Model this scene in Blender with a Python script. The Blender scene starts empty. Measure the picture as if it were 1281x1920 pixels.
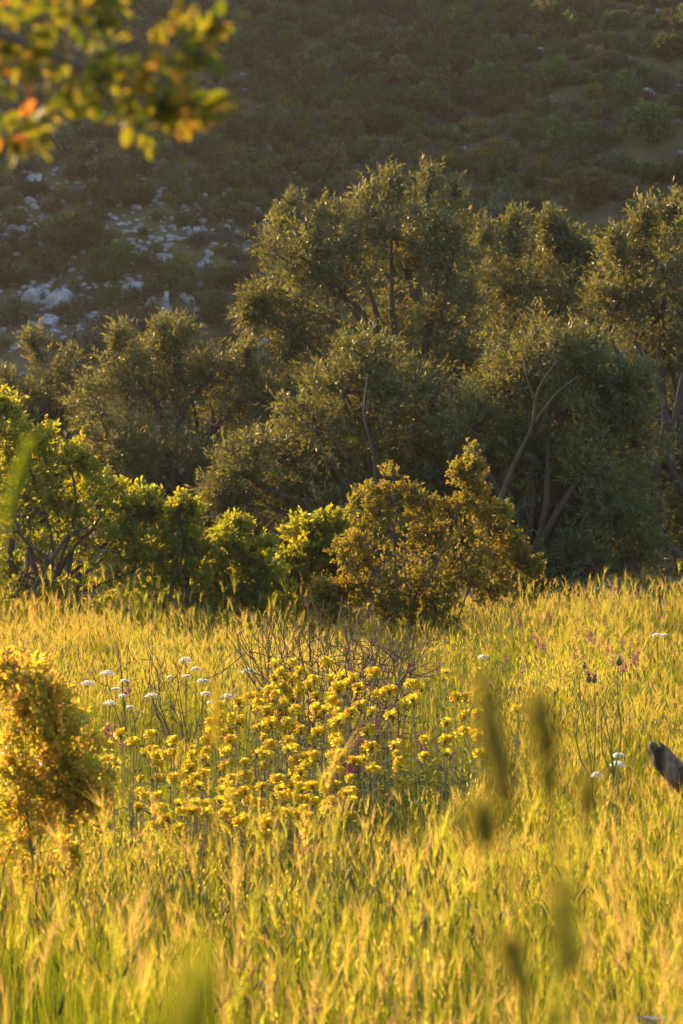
import bpy, bmesh, math, random
import numpy as np
from mathutils import Vector
R = math.radians
random.seed(7)
rng = np.random.default_rng(7)
S = bpy.context.scene
COL = S.collection

# ------------------------------------------------------------------ camera, world, sun, exposure
H = 1.7
FPX = 4800.0                                   # focal length in photograph pixels (1281 x 1920)
cam = bpy.data.cameras.new('camera')
cam.sensor_fit = 'VERTICAL'; cam.sensor_height = 36; cam.sensor_width = 24; cam.lens = 90
cam.clip_start = 0.05; cam.clip_end = 2000
cam.dof.use_dof = True; cam.dof.focus_distance = 15.0; cam.dof.aperture_fstop = 7.6
co = bpy.data.objects.new('camera', cam); COL.objects.link(co)
co.location = (0, 0, H); co.rotation_euler = (R(90), 0, 0)
S.camera = co

SUN_EL, SUN_AZ = 22.0, -45.0                    # azimuth measured from +Y, negative to the left
w = bpy.data.worlds.new('World'); S.world = w; w.use_nodes = True
nt = w.node_tree; bg = nt.nodes['Background']
sky = nt.nodes.new('ShaderNodeTexSky'); sky.sky_type = 'NISHITA'; sky.sun_disc = False
sky.sun_elevation = R(SUN_EL); sky.sun_rotation = R(SUN_AZ); sky.altitude = 200
sky.dust_density = 2.0
nt.links.new(sky.outputs[0], bg.inputs[0]); bg.inputs[1].default_value = 0.15
sl = bpy.data.lights.new('sun', 'SUN'); sl.energy = 5.0; sl.angle = R(0.5); sl.color = (1.0, 0.67, 0.28)
so = bpy.data.objects.new('sun', sl); COL.objects.link(so)
sd = Vector((math.sin(R(SUN_AZ)) * math.cos(R(SUN_EL)), math.cos(R(SUN_AZ)) * math.cos(R(SUN_EL)), math.sin(R(SUN_EL))))
so.rotation_euler = sd.to_track_quat('Z', 'Y').to_euler(); so.location = sd * 50
S.view_settings.view_transform = 'Standard'; S.view_settings.look = 'None'
S.view_settings.exposure = 1.1; S.view_settings.gamma = 1.0
S.render.engine = 'CYCLES'
cy = S.cycles
cy.max_bounces = 5; cy.diffuse_bounces = 3; cy.glossy_bounces = 2; cy.transmission_bounces = 2
cy.transparent_max_bounces = 4; cy.volume_bounces = 0; cy.sample_clamp_indirect = 4.0; cy.sample_clamp_direct = 4.0
cy.use_adaptive_sampling = False; cy.use_denoising = True; cy.denoiser = 'OPENIMAGEDENOISE'; cy.denoising_input_passes = 'RGB_ALBEDO_NORMAL'; cy.denoising_prefilter = 'ACCURATE'; cy.caustics_reflective = False; cy.caustics_refractive = False

# ------------------------------------------------------------------ pixel helpers and terrain
def at(px, py, Y):
    return np.array([(px - 640.5) / FPX * Y, Y, H - (py - 960.0) / FPX * Y])

_lat = np.random.default_rng(3).random((256, 256))
def vnoise(x, y):
    x = np.asarray(x, float); y = np.asarray(y, float)
    xi = np.floor(x).astype(int); yi = np.floor(y).astype(int)
    fx = x - xi; fy = y - yi; fx = fx * fx * (3 - 2 * fx); fy = fy * fy * (3 - 2 * fy)
    g = lambda a, b: _lat[a % 256, b % 256]
    return (g(xi, yi) * (1 - fx) + g(xi + 1, yi) * fx) * (1 - fy) + (g(xi, yi + 1) * (1 - fx) + g(xi + 1, yi + 1) * fx) * fy
def fbm(x, y, o=4):
    s = 0; a = 0.5
    for i in range(o):
        s = s + a * (vnoise(x * 2 ** i + 17.3 * i, y * 2 ** i + 9.1 * i) - 0.5); a *= 0.5
    return s
_gy = [-40, 0, 1.6, 3.5, 6, 8, 9.5, 12, 18, 24, 28, 40, 58, 700]
_gz = [.5, .45, .4, -.3, -.1, .04, .03, .1, .12, .10, .0, -.9, -1.0, -1.0]
def sstep(a, b, x):
    t = np.clip((x - a) / (b - a), 0, 1); return t * t * (3 - 2 * t)
def ground(x, y):
    x = np.asarray(x, float); y = np.asarray(y, float)
    z = np.interp(y, _gy, _gz)
    z = z + 0.12 * sstep(0.3, 2.2, x) * sstep(13, 22, y) * (1 - sstep(27, 36, y))
    z = z + 0.12 * fbm(x * .5, y * .5, 3) * sstep(6, 10, y)
    u = np.maximum(y - 58 + 4.0 * fbm(x * .06 + 3, y * .01, 2) * 2, 0)
    hz = 0.70 * u
    cap = 25.0
    hz = cap - np.logaddexp(0, (cap - hz) / 1.2) * 1.2
    hz = np.maximum(hz, 0)
    far = sstep(60, 66, y)
    hz = hz + far * (1.6 * np.sin(x * .22 + y * .10 + 1.0) * .6 + 2.4 * fbm(x * .12, y * .12, 4) + .5 * fbm(x * .6, y * .6, 2))
    return z + hz
def hit(px, py, y0=60.0, y1=112.0):
    Y = np.arange(y0, y1, .08)
    p = at(px, py, Y[None, :].ravel() if False else 1.0)
    X = (px - 640.5) / FPX * Y; Z = H - (py - 960.0) / FPX * Y
    g = ground(X, Y); k = np.argmax(g >= Z)
    return float(X[k]), float(Y[k]), float(g[k])

# ------------------------------------------------------------------ mesh helpers
def norm(a):
    a = np.asarray(a, float)
    return a / np.maximum(np.linalg.norm(a, axis=-1, keepdims=True), 1e-9)
class MB:
    def __init__(s): s.v = []; s.n = 0; s.q = []; s.t = []; s.qa = []; s.ta = []; s.qm = []; s.tm = []
    def add(s, v, f, tint=0.5, mat=0):
        v = np.asarray(v, float).reshape(-1, 3); f = np.asarray(f, int)
        if len(f) == 0: return
        a = np.broadcast_to(np.asarray(tint, float), (len(f),)); m = np.broadcast_to(np.asarray(mat, int), (len(f),))
        if f.shape[1] == 4: s.q.append(f + s.n); s.qa.append(a); s.qm.append(m)
        else: s.t.append(f + s.n); s.ta.append(a); s.tm.append(m)
        s.v.append(v); s.n += len(v)
    def arrays(s):
        v = np.concatenate(s.v) if s.v else np.zeros((0, 3))
        q = np.concatenate(s.q) if s.q else np.zeros((0, 4), int); t = np.concatenate(s.t) if s.t else np.zeros((0, 3), int)
        a = np.concatenate(s.qa + s.ta) if (s.qa or s.ta) else np.zeros(0); m = np.concatenate(s.qm + s.tm) if (s.qm or s.tm) else np.zeros(0, int)
        return v, q, t, a, m
    def mesh(s, name, mats, smooth=True):
        v, q, t, a, m = s.arrays()
        return mk_mesh(name, v, q, t, a, m, mats, smooth)
    def build(s, name, mats, parent=None, smooth=True):
        return link(name, s.mesh(name, mats, smooth), parent)
def mk_mesh(name, v, q, t, a, m, mats, smooth=True):
    me = bpy.data.meshes.new(name)
    me.vertices.add(len(v)); me.vertices.foreach_set('co', np.asarray(v, np.float32).ravel())
    nl = len(q) * 4 + len(t) * 3; me.loops.add(nl)
    me.loops.foreach_set('vertex_index', np.concatenate([q.ravel(), t.ravel()]).astype(np.int32))
    me.polygons.add(len(q) + len(t))
    ls = np.concatenate([np.arange(len(q)) * 4, len(q) * 4 + np.arange(len(t)) * 3]).astype(np.int32)
    me.polygons.foreach_set('loop_start', ls)
    me.polygons.foreach_set('material_index', m.astype(np.int32))
    me.polygons.foreach_set('use_smooth', np.full(len(q) + len(t), smooth))
    me.update(calc_edges=True)
    at_ = me.attributes.new('tint', 'FLOAT', 'FACE'); at_.data.foreach_set('value', a.astype(np.float32))
    for x in (mats if isinstance(mats, (list, tuple)) else [mats]): me.materials.append(x)
    return me
def link(name, me, parent=None):
    o = bpy.data.objects.new(name, me); COL.objects.link(o)
    if parent is not None: o.parent = parent
    return o
def thing(name, loc, label, cat, group=None, rz=0.0):
    o = bpy.data.objects.new(name, None); COL.objects.link(o); o.empty_display_size = .1
    o.location = [float(c) for c in loc]; o.rotation_euler = (0, 0, rz)
    o['label'] = label; o['category'] = cat
    if group: o['group'] = group
    return o
def dup(root, loc, rz, sc, label, tilt=(0, 0)):
    r = root.copy(); COL.objects.link(r)
    r.location = [float(c) for c in loc]; r.rotation_euler = (tilt[0], tilt[1], rz)
    r.scale = (sc, sc, sc) if np.isscalar(sc) else sc
    r['label'] = label
    for ch in list(root.children):
        c = ch.copy(); COL.objects.link(c); c.parent = r
        for g in ch.children:
            d = g.copy(); COL.objects.link(d); d.parent = c
    return r
def frames(d, n):
    d = norm(d); n = np.asarray(n, float)
    n = norm(n - d * np.sum(n * d, -1, keepdims=True)); s = np.cross(d, n)
    return d, s, n
def stamp(mb, tv, tf, P, D, N, L, W=None, Hh=None, tint=None, mat=0):
    """copies of a small template (u along D, v across, w along normal)"""
    n = len(P); 
    if n == 0: return
    L = np.broadcast_to(L, (n,)); W = L if W is None else np.broadcast_to(W, (n,)); Hh = L if Hh is None else np.broadcast_to(Hh, (n,))
    d, s, m = frames(D, N); tv = np.asarray(tv, float)
    V = (P[:, None, :] + d[:, None, :] * (tv[None, :, 0, None] * L[:, None, None])
         + s[:, None, :] * (tv[None, :, 1, None] * W[:, None, None]) + m[:, None, :] * (tv[None, :, 2, None] * Hh[:, None, None]))
    tf = np.asarray(tf, int)
    F = (tf[None] + (np.arange(n) * len(tv))[:, None, None]).reshape(-1, tf.shape[1])
    ti = rng.random(n) if tint is None else np.broadcast_to(tint, (n,))
    mb.add(V.reshape(-1, 3), F, np.repeat(ti, len(tf)), mat)
LEAF4 = ([(0, 0, 0), (.45, .5, .03), (1, 0, -.03), (.45, -.5, .03)], [(0, 1, 2, 3)])
LEAF6 = ([(0, 0, 0), (.32, .46, .07), (.74, .38, .05), (1, 0, -.08), (.74, -.38, .05), (.32, -.46, .07)], [(0, 1, 2, 3), (0, 3, 4, 5)])
def tube(mb, pts, rad, ns=6, tint=.5, mat=0, cap=False):
    pts = np.asarray(pts, float); n = len(pts); rad = np.broadcast_to(rad, (n,))
    t = norm(np.gradient(pts, axis=0)); ref = np.array([.13, .21, 1.0]) if abs(t[0, 2]) < .9 else np.array([1.0, .1, .05])
    a = norm(np.cross(t, ref)); b = np.cross(t, a)
    th = np.arange(ns) * 2 * np.pi / ns
    V = pts[:, None] + rad[:, None, None] * (a[:, None] * np.cos(th)[None, :, None] + b[:, None] * np.sin(th)[None, :, None])
    i = np.arange(n - 1)[:, None] * ns; j = np.arange(ns)[None]; k = (j + 1) % ns
    F = np.stack([i + j, i + k, i + ns + k, i + ns + j], -1).reshape(-1, 4)
    mb.add(V.reshape(-1, 3), F, tint, mat)
    if cap:
        mb.add(np.vstack([V[-1], pts[-1]]), [(q, (q + 1) % ns, ns) for q in range(ns)], tint, mat)
def curve_pts(a, b, n=6, sag=0.0, wob=0.0, r=rng):
    a = np.asarray(a, float); b = np.asarray(b, float); t = np.linspace(0, 1, n)[:, None]
    p = a + (b - a) * t; L = np.linalg.norm(b - a)
    p[:, 2] += sag * L * np.sin(np.pi * t[:, 0])
    o = r.normal(size=(1, 3)) * wob * L; o2 = r.normal(size=(1, 3)) * wob * .5 * L
    return p + o * np.sin(np.pi * t) + o2 * np.sin(2 * np.pi * t)
def ribbon(mb, pts, wid, side, tint=.5, mat=0):
    pts = np.asarray(pts, float); n = len(pts); wid = np.broadcast_to(wid, (n,))[:, None] * .5
    side = norm(side); V = np.empty((n, 2, 3)); V[:, 0] = pts - side * wid; V[:, 1] = pts + side * wid
    i = np.arange(n - 1) * 2
    mb.add(V.reshape(-1, 3), np.stack([i, i + 1, i + 3, i + 2], -1), tint, mat)

# ------------------------------------------------------------------ materials
def new_mat(name):
    m = bpy.data.materials.new(name); m.use_nodes = True; t = m.node_tree; t.nodes.clear()
    out = t.nodes.new('ShaderNodeOutputMaterial'); return m, t, out
def ramp_node(t, fac, cols):
    r = t.nodes.new('ShaderNodeValToRGB'); e = r.color_ramp.elements
    while len(e) > 1: e.remove(e[-1])
    e[0].position = cols[0][0]; e[0].color = (*cols[0][1], 1)
    for p, c in cols[1:]:
        x = e.new(p); x.color = (*c, 1)
    t.links.new(fac, r.inputs[0]); return r.outputs[0]
def leaf_mat(name, cols, tcols, trans=.45, rough=.45, spec=.5, world_noise=None):
    """cols: reflectance by per-leaf tint; tcols: transmitted colour"""
    m, t, out = new_mat(name); N = t.nodes.new; K = t.links.new
    a = N('ShaderNodeAttribute'); a.attribute_name = 'tint'; fac = a.outputs['Fac']
    if world_noise:
        g = N('ShaderNodeNewGeometry'); n = N('ShaderNodeTexNoise'); n.inputs['Scale'].default_value = world_noise[0]; n.inputs['Detail'].default_value = 2
        K(g.outputs['Position'], n.inputs['Vector'])
        ma = N('ShaderNodeMath'); ma.operation = 'MULTIPLY_ADD'; K(n.outputs[0], ma.inputs[0]); ma.inputs[1].default_value = world_noise[1]; ma.inputs[2].default_value = -world_noise[1] * .5
        ad = N('ShaderNodeMath'); ad.operation = 'ADD'; ad.use_clamp = True; K(ma.outputs[0], ad.inputs[0]); K(fac, ad.inputs[1]); fac = ad.outputs[0]
    c = ramp_node(t, fac, cols); tc = ramp_node(t, fac, tcols)
    p = N('ShaderNodeBsdfPrincipled'); K(c, p.inputs['Base Color']); p.inputs['Roughness'].default_value = rough; p.inputs['Specular IOR Level'].default_value = spec
    tr = N('ShaderNodeBsdfTranslucent'); K(tc, tr.inputs[0])
    mx = N('ShaderNodeMixShader'); mx.inputs[0].default_value = trans; K(p.outputs[0], mx.inputs[1]); K(tr.outputs[0], mx.inputs[2]); K(mx.outputs[0], out.inputs[0])
    return m
def solid_mat(name, cols, scale=8, rough=.8, bump=.3, stretch=(1, 1, 1), detail=6, objspace=True):
    m, t, out = new_mat(name); N = t.nodes.new; K = t.links.new
    tc = N('ShaderNodeTexCoord'); mp = N('ShaderNodeMapping'); mp.inputs['Scale'].default_value = stretch
    n = N('ShaderNodeTexNoise'); n.inputs['Scale'].default_value = scale; n.inputs['Detail'].default_value = detail; n.inputs['Roughness'].default_value = .65
    K(tc.outputs['Object'], mp.inputs[0]); K(mp.outputs[0], n.inputs['Vector'])
    c = ramp_node(t, n.outputs[0], cols)
    p = N('ShaderNodeBsdfPrincipled'); K(c, p.inputs['Base Color']); p.inputs['Roughness'].default_value = rough; p.inputs['Specular IOR Level'].default_value = .25
    if bump:
        b = N('ShaderNodeBump'); b.inputs['Strength'].default_value = bump; b.inputs['Distance'].default_value = .02; K(n.outputs[0], b.inputs['Height']); K(b.outputs[0], p.inputs['Normal'])
    K(p.outputs[0], out.inputs[0]); return m
M_olive = leaf_mat('olive_leaf', [(0, (.035, .066, .034)), (.6, (.075, .125, .062)), (1, (.18, .24, .13))], [(0, (.18, .19, .02)), (1, (.50, .38, .04))], .34, .45, .5)
M_tere = leaf_mat('shrub_leaf', [(0, (.03, .075, .015)), (.7, (.06, .125, .03)), (1, (.13, .17, .04))], [(0, (.36, .42, .01)), (.7, (.72, .63, .02)), (1, (.85, .5, .04))], .5, .42, .6)
M_oak = leaf_mat('oak_leaf', [(0, (.06, .09, .02)), (.75, (.13, .15, .03)), (1, (.22, .14, .04))], [(0, (.36, .31, .025)), (.7, (.55, .41, .035)), (1, (.7, .34, .05))], .5, .42, .5)
M_fore = leaf_mat('lentisk_leaf', [(0, (.08, .13, .02)), (.6, (.20, .22, .03)), (1, (.34, .22, .05))], [(0, (.60, .60, .03)), (.45, (.92, .70, .06)), (.8, (.95, .42, .07)), (1, (.9, .35, .07))], .6, .35, .6)
M_near = leaf_mat('near_leaf', [(0, (.04, .08, .02)), (.6, (.07, .10, .02)), (1, (.25, .10, .03))], [(0, (.12, .18, .01)), (.6, (.45, .38, .02)), (1, (.8, .26, .04))], .5, .55, .25)
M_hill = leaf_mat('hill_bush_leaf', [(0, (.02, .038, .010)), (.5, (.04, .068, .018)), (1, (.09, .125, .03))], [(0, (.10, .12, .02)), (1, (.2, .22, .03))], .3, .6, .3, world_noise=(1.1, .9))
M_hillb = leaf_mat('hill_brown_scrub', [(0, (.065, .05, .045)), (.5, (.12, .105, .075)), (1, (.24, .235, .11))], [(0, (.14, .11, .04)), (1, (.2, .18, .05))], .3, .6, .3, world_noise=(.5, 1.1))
M_bark = solid_mat('bark', [(0.25, (.035, .028, .022)), (.6, (.095, .075, .06)), (.8, (.16, .13, .11))], 14, .9, .6, (1, 1, .3))
M_bark_l = solid_mat('twig_bark', [(0.3, (.10, .08, .055)), (.7, (.20, .16, .11))], 20, .85, .3, (1, 1, .3))
M_dry = solid_mat('dry_twig', [(0.3, (.09, .055, .04)), (.7, (.21, .14, .10))], 20, .8, .2)
M_rock = solid_mat('limestone', [(0.3, (.09, .09, .09)), (.5, (.31, .31, .325)), (.7, (.48, .48, .50))], 2.2, .9, .8)
M_log = solid_mat('weathered_wood', [(0.4, (.02, .014, .01)), (.5, (.09, .06, .04)), (.62, (.24, .18, .14))], 26, .85, .9, (1, 1, .12))
M_blade = leaf_mat('grass_blade', [(0, (.08, .14, .012)), (.6, (.16, .19, .015)), (1, (.30, .26, .035))], [(0, (.28, .46, .01)), (.6, (.58, .62, .015)), (1, (.85, .62, .04))], .55, .6, .15, world_noise=(.8, .6))
M_stem = leaf_mat('grass_stem', [(0, (.15, .18, .02)), (1, (.32, .26, .05))], [(0, (.38, .50, .02)), (1, (.72, .60, .05))], .5, .6, .15, world_noise=(.8, .6))
M_head = leaf_mat('grass_head', [(0, (.26, .27, .04)), (.6, (.40, .34, .06)), (1, (.5, .37, .12))], [(0, (.75, .74, .05)), (.5, (.93, .72, .09)), (1, (.92, .56, .18))], .55, .6, .15, world_noise=(.9, .7))
M_spike = leaf_mat('green_spike', [(0, (.10, .15, .04)), (1, (.24, .22, .07))], [(0, (.26, .32, .04)), (1, (.5, .4, .08))], .35, .55, .3)
M_green = leaf_mat('green_blade', [(0, (.05, .11, .02)), (.7, (.11, .17, .03)), (1, (.22, .24, .06))], [(0, (.18, .36, .01)), (.7, (.36, .50, .02)), (1, (.6, .58, .04))], .5, .6, .2, world_noise=(.7, .6))
M_red = leaf_mat('reddish_head', [(0, (.20, .10, .06)), (1, (.34, .22, .12))], [(0, (.5, .24, .12)), (1, (.7, .42, .2))], .4, .55, .3)
M_petal = leaf_mat('yellow_petal', [(0, (.86, .60, .03)), (.85, (.90, .70, .06)), (1, (.78, .36, .04))], [(0, (.96, .76, .03)), (.85, (.98, .86, .06)), (1, (.95, .5, .05))], .68, .5, .3)
M_calyx = leaf_mat('green_calyx', [(0, (.12, .15, .05)), (1, (.25, .22, .09))], [(0, (.2, .24, .05)), (1, (.36, .3, .08))], .3, .7, .2)
M_sage = leaf_mat('sage_leaf', [(0, (.09, .13, .07)), (.7, (.17, .20, .11)), (1, (.28, .27, .12))], [(0, (.22, .28, .06)), (1, (.5, .45, .08))], .4, .75, .2)
M_sstem = leaf_mat('sage_stem', [(0, (.30, .28, .14)), (1, (.45, .38, .20))], [(0, (.4, .34, .12)), (1, (.5, .4, .16))], .3, .7, .2)
M_white = leaf_mat('white_petal', [(0, (.80, .80, .76)), (1, (.88, .87, .84))], [(0, (.86, .86, .82)), (1, (.92, .92, .9))], .6, .6, .2)
M_purple = leaf_mat('purple_petal', [(0, (.22, .03, .20)), (1, (.50, .06, .28))], [(0, (.3, .04, .26)), (1, (.6, .08, .32))], .4, .6, .2)
M_pink = leaf_mat('pink_petal', [(0, (.55, .25, .35)), (1, (.75, .45, .45))], [(0, (.6, .3, .35)), (1, (.8, .5, .5))], .4, .6, .2)
M_capsule = solid_mat('dry_capsule', [(0.3, (.06, .04, .02)), (.7, (.18, .12, .06))], 60, .8, .2)
M_soil = solid_mat('meadow_soil', [(0.3, (.07, .06, .025)), (.7, (.15, .13, .05))], 6, .95, .5)

def hill_material():
    m, t, out = new_mat('hill_soil'); N = t.nodes.new; K = t.links.new
    g = N('ShaderNodeNewGeometry'); n = N('ShaderNodeTexNoise'); n.inputs['Scale'].default_value = .55; n.inputs['Detail'].default_value = 9; n.inputs['Roughness'].default_value = .7
    K(g.outputs['Position'], n.inputs['Vector'])
    c = ramp_node(t, n.outputs[0], [(.3, (.06, .05, .028)), (.48, (.11, .095, .05)), (.6, (.15, .13, .07)), (.72, (.26, .24, .19))])
    p = N('ShaderNodeBsdfPrincipled'); K(c, p.inputs['Base Color']); p.inputs['Roughness'].default_value = .95; p.inputs['Specular IOR Level'].default_value = .1
    b = N('ShaderNodeBump'); b.inputs['Strength'].default_value = .7; b.inputs['Distance'].default_value = .3; K(n.outputs[0], b.inputs['Height']); K(b.outputs[0], p.inputs['Normal'])
    K(p.outputs[0], out.inputs[0]); return m

# ------------------------------------------------------------------ setting
def sheet(name, xs, ys, mat):
    X, Y = np.meshgrid(xs, ys); Z = ground(X, Y); nx, ny = len(xs), len(ys)
    v = np.stack([X, Y, Z], -1).reshape(-1, 3)
    i = np.arange(ny - 1)[:, None] * nx + np.arange(nx - 1)[None]
    f = np.stack([i, i + 1, i + nx + 1, i + nx], -1).reshape(-1, 4)
    mb = MB(); mb.add(v, f); o = mb.build(name, mat); o['kind'] = 'structure'; return o
sheet('ground', np.concatenate([[-500, -200, -80], np.arange(-30, 30.1, .4), [80, 200, 500]]),
      np.concatenate([[-40, -15, -5], np.arange(-1, 56.1, .4)]), M_soil)
sheet('hill', np.concatenate([[-500, -300, -180, -110], np.arange(-70, 70.1, .45), [110, 180, 300, 500]]),
      np.concatenate([np.arange(56.2 - .2, 116, .4), [125, 150, 200, 400, 700]]), hill_material())

# ------------------------------------------------------------------ geometry-node scatter (ground cover only)
def scatter(name, protos, mats, P, rot, scl, idx, label=None):
    """one object: its mesh holds small source plants plus bare points; its nodes put the plants on the points"""
    vs, qs, ts, aq, at3, mq, mt, ids = [], [], [], [], [], [], [], []; n = 0
    for k, mb in enumerate(protos):
        v, q, t, a, m = mb.arrays(); vs.append(v); qs.append(q + n); ts.append(t + n)
        aq.append(a[:len(q)]); at3.append(a[len(q):]); mq.append(m[:len(q)]); mt.append(m[len(q):]); ids.append(np.full(len(v), k)); n += len(v)
    np_ = len(P); vs.append(P); ids.append(np.full(np_, -1))
    v = np.concatenate(vs); me = mk_mesh(name, v, np.concatenate(qs), np.concatenate(ts), np.concatenate(aq + at3), np.concatenate(mq + mt), mats)
    N = len(v)
    A = me.attributes.new('pid', 'INT', 'POINT'); A.data.foreach_set('value', np.concatenate(ids).astype(np.int32))
    full = np.zeros((N, 3), np.float32); full[N - np_:] = rot
    A = me.attributes.new('rot', 'FLOAT_VECTOR', 'POINT'); A.data.foreach_set('vector', full.ravel())
    full = np.ones((N, 3), np.float32); full[N - np_:] = scl
    A = me.attributes.new('scl', 'FLOAT_VECTOR', 'POINT'); A.data.foreach_set('vector', full.ravel())
    full = np.zeros(N, np.int32); full[N - np_:] = idx
    A = me.attributes.new('pick', 'INT', 'POINT'); A.data.foreach_set('value', full)
    o = link(name, me); o['kind'] = 'stuff'
    if label: o['label'] = label; o['category'] = name.replace('_', ' ')
    gt = bpy.data.node_groups.new(name + '_scatter', 'GeometryNodeTree')
    gt.interface.new_socket('Geometry', in_out='INPUT', socket_type='NodeSocketGeometry'); gt.interface.new_socket('Geometry', in_out='OUTPUT', socket_type='NodeSocketGeometry')
    Nn = gt.nodes.new; K = gt.links.new; gi = Nn('NodeGroupInput'); go = Nn('NodeGroupOutput')
    def named(nm, ty):
        a = Nn('GeometryNodeInputNamedAttribute'); a.data_type = ty; a.inputs['Name'].default_value = nm
        return [s for s in a.outputs if s.enabled and s.name == 'Attribute'][0]
    pid = named('pid', 'INT')
    def sep(k):
        c = Nn('FunctionNodeCompare'); c.data_type = 'INT'; c.operation = 'EQUAL'
        A_, B_ = [s for s in c.inputs if s.enabled][:2]; K(pid, A_); B_.default_value = k
        s = Nn('GeometryNodeSeparateGeometry'); s.domain = 'POINT'; K(gi.outputs[0], s.inputs[0]); K(c.outputs[0], s.inputs['Selection']); return s.outputs[0]
    j = Nn('GeometryNodeJoinGeometry')
    for k in reversed(range(len(protos))):
        g2 = Nn('GeometryNodeGeometryToInstance'); K(sep(k), g2.inputs[0]); K(g2.outputs[0], j.inputs[0])
    ip = Nn('GeometryNodeInstanceOnPoints'); K(sep(-1), ip.inputs['Points']); K(j.outputs[0], ip.inputs['Instance'])
    ip.inputs['Pick Instance'].default_value = True
    K(named('pick', 'INT'), ip.inputs['Instance Index']); K(named('rot', 'FLOAT_VECTOR'), ip.inputs['Rotation']); K(named('scl', 'FLOAT_VECTOR'), ip.inputs['Scale'])
    K(ip.outputs[0], go.inputs[0])
    md = o.modifiers.new('scatter', 'NODES'); md.node_group = gt
    return o

# ------------------------------------------------------------------ meadow grass
def unit_az(a): return np.array([math.cos(a), math.sin(a), 0.0])
def g_stem(mb, b, h, lean, az, wid=.0018, n=5, droop=.15):
    t = np.linspace(0, 1, n); d = unit_az(az)
    p = b + np.outer(t ** 1.6 * lean * h, d) + np.outer(t * h * (1 - .1 * lean), [0, 0, 1])
    sa = random.uniform(0, math.pi)
    ribbon(mb, p, np.linspace(wid, wid * .7, n), unit_az(sa), random.random(), 1); ribbon(mb, p, np.linspace(wid, wid * .7, n), unit_az(sa + 1.57), random.random(), 1)
    return p[-1], norm(p[-1] - p[-2])
BM = 0
def g_blade(mb, b, L, az, spread, wid=.005, tint=None):
    n = 6; t = np.linspace(0, 1, n); d = unit_az(az)
    p = b + np.outer((t ** 1.8) * spread * L, d) + np.outer(L * (t - .45 * spread * t ** 2.5), [0, 0, 1])
    ribbon(mb, p, wid * np.array([.7, 1, 1, .85, .5, .08]), unit_az(az + 1.57 + random.uniform(-.7, .7)), random.random() if tint is None else tint, BM)
def g_barley(mb, p, d, az, L=.05, awn=.06, na=20, mat=2):
    n = 7; t = np.linspace(0, 1, n); dr = unit_az(az) * .9 + np.array([0, 0, -.25])
    dirs = norm(d[None] + np.outer(t * random.uniform(.0, .8), dr)); pts = p + np.cumsum(dirs, 0) * L / n
    tn = random.random()
    k = np.repeat(np.arange(n), 2); P = pts[k]; Dm = dirs[k]
    ax = norm(np.cross(Dm, [0.2, .1, 1])) * np.where(np.arange(len(k)) % 2 == 0, 1, -1)[:, None]
    stamp(mb, *LEAF4, P, Dm * .9 + ax * .35, rng.normal(size=P.shape), .012, .0032, tint=tn, mat=mat)
    k = rng.integers(0, n, na); P = pts[k]; D = norm(dirs[k] + rng.normal(size=(na, 3)) * .22)
    T = ([(0, -.5, 0), (0, .5, 0), (1, 0, 0)], [(0, 1, 2)])
    stamp(mb, *T, P, D, rng.normal(size=P.shape), awn * rng.uniform(.6, 1.1, na), .0012, tint=np.clip(tn + .1, 0, 1), mat=mat)
def spindle(mb, p, d, L, r, ns=5, bend=0.0, az=0.0, tint=.5, mat=3, n=7):
    t = np.linspace(0, 1, n); pts = p + np.outer(t * L, d) + np.outer(bend * L * t * t, unit_az(az) + np.array([0, 0, -.4]))
    rad = r * (np.sin(np.pi * np.clip(t * .92 + .06, 0, 1)) ** .5); tube(mb, pts, rad, ns, tint, mat)
    return pts, rad
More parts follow.
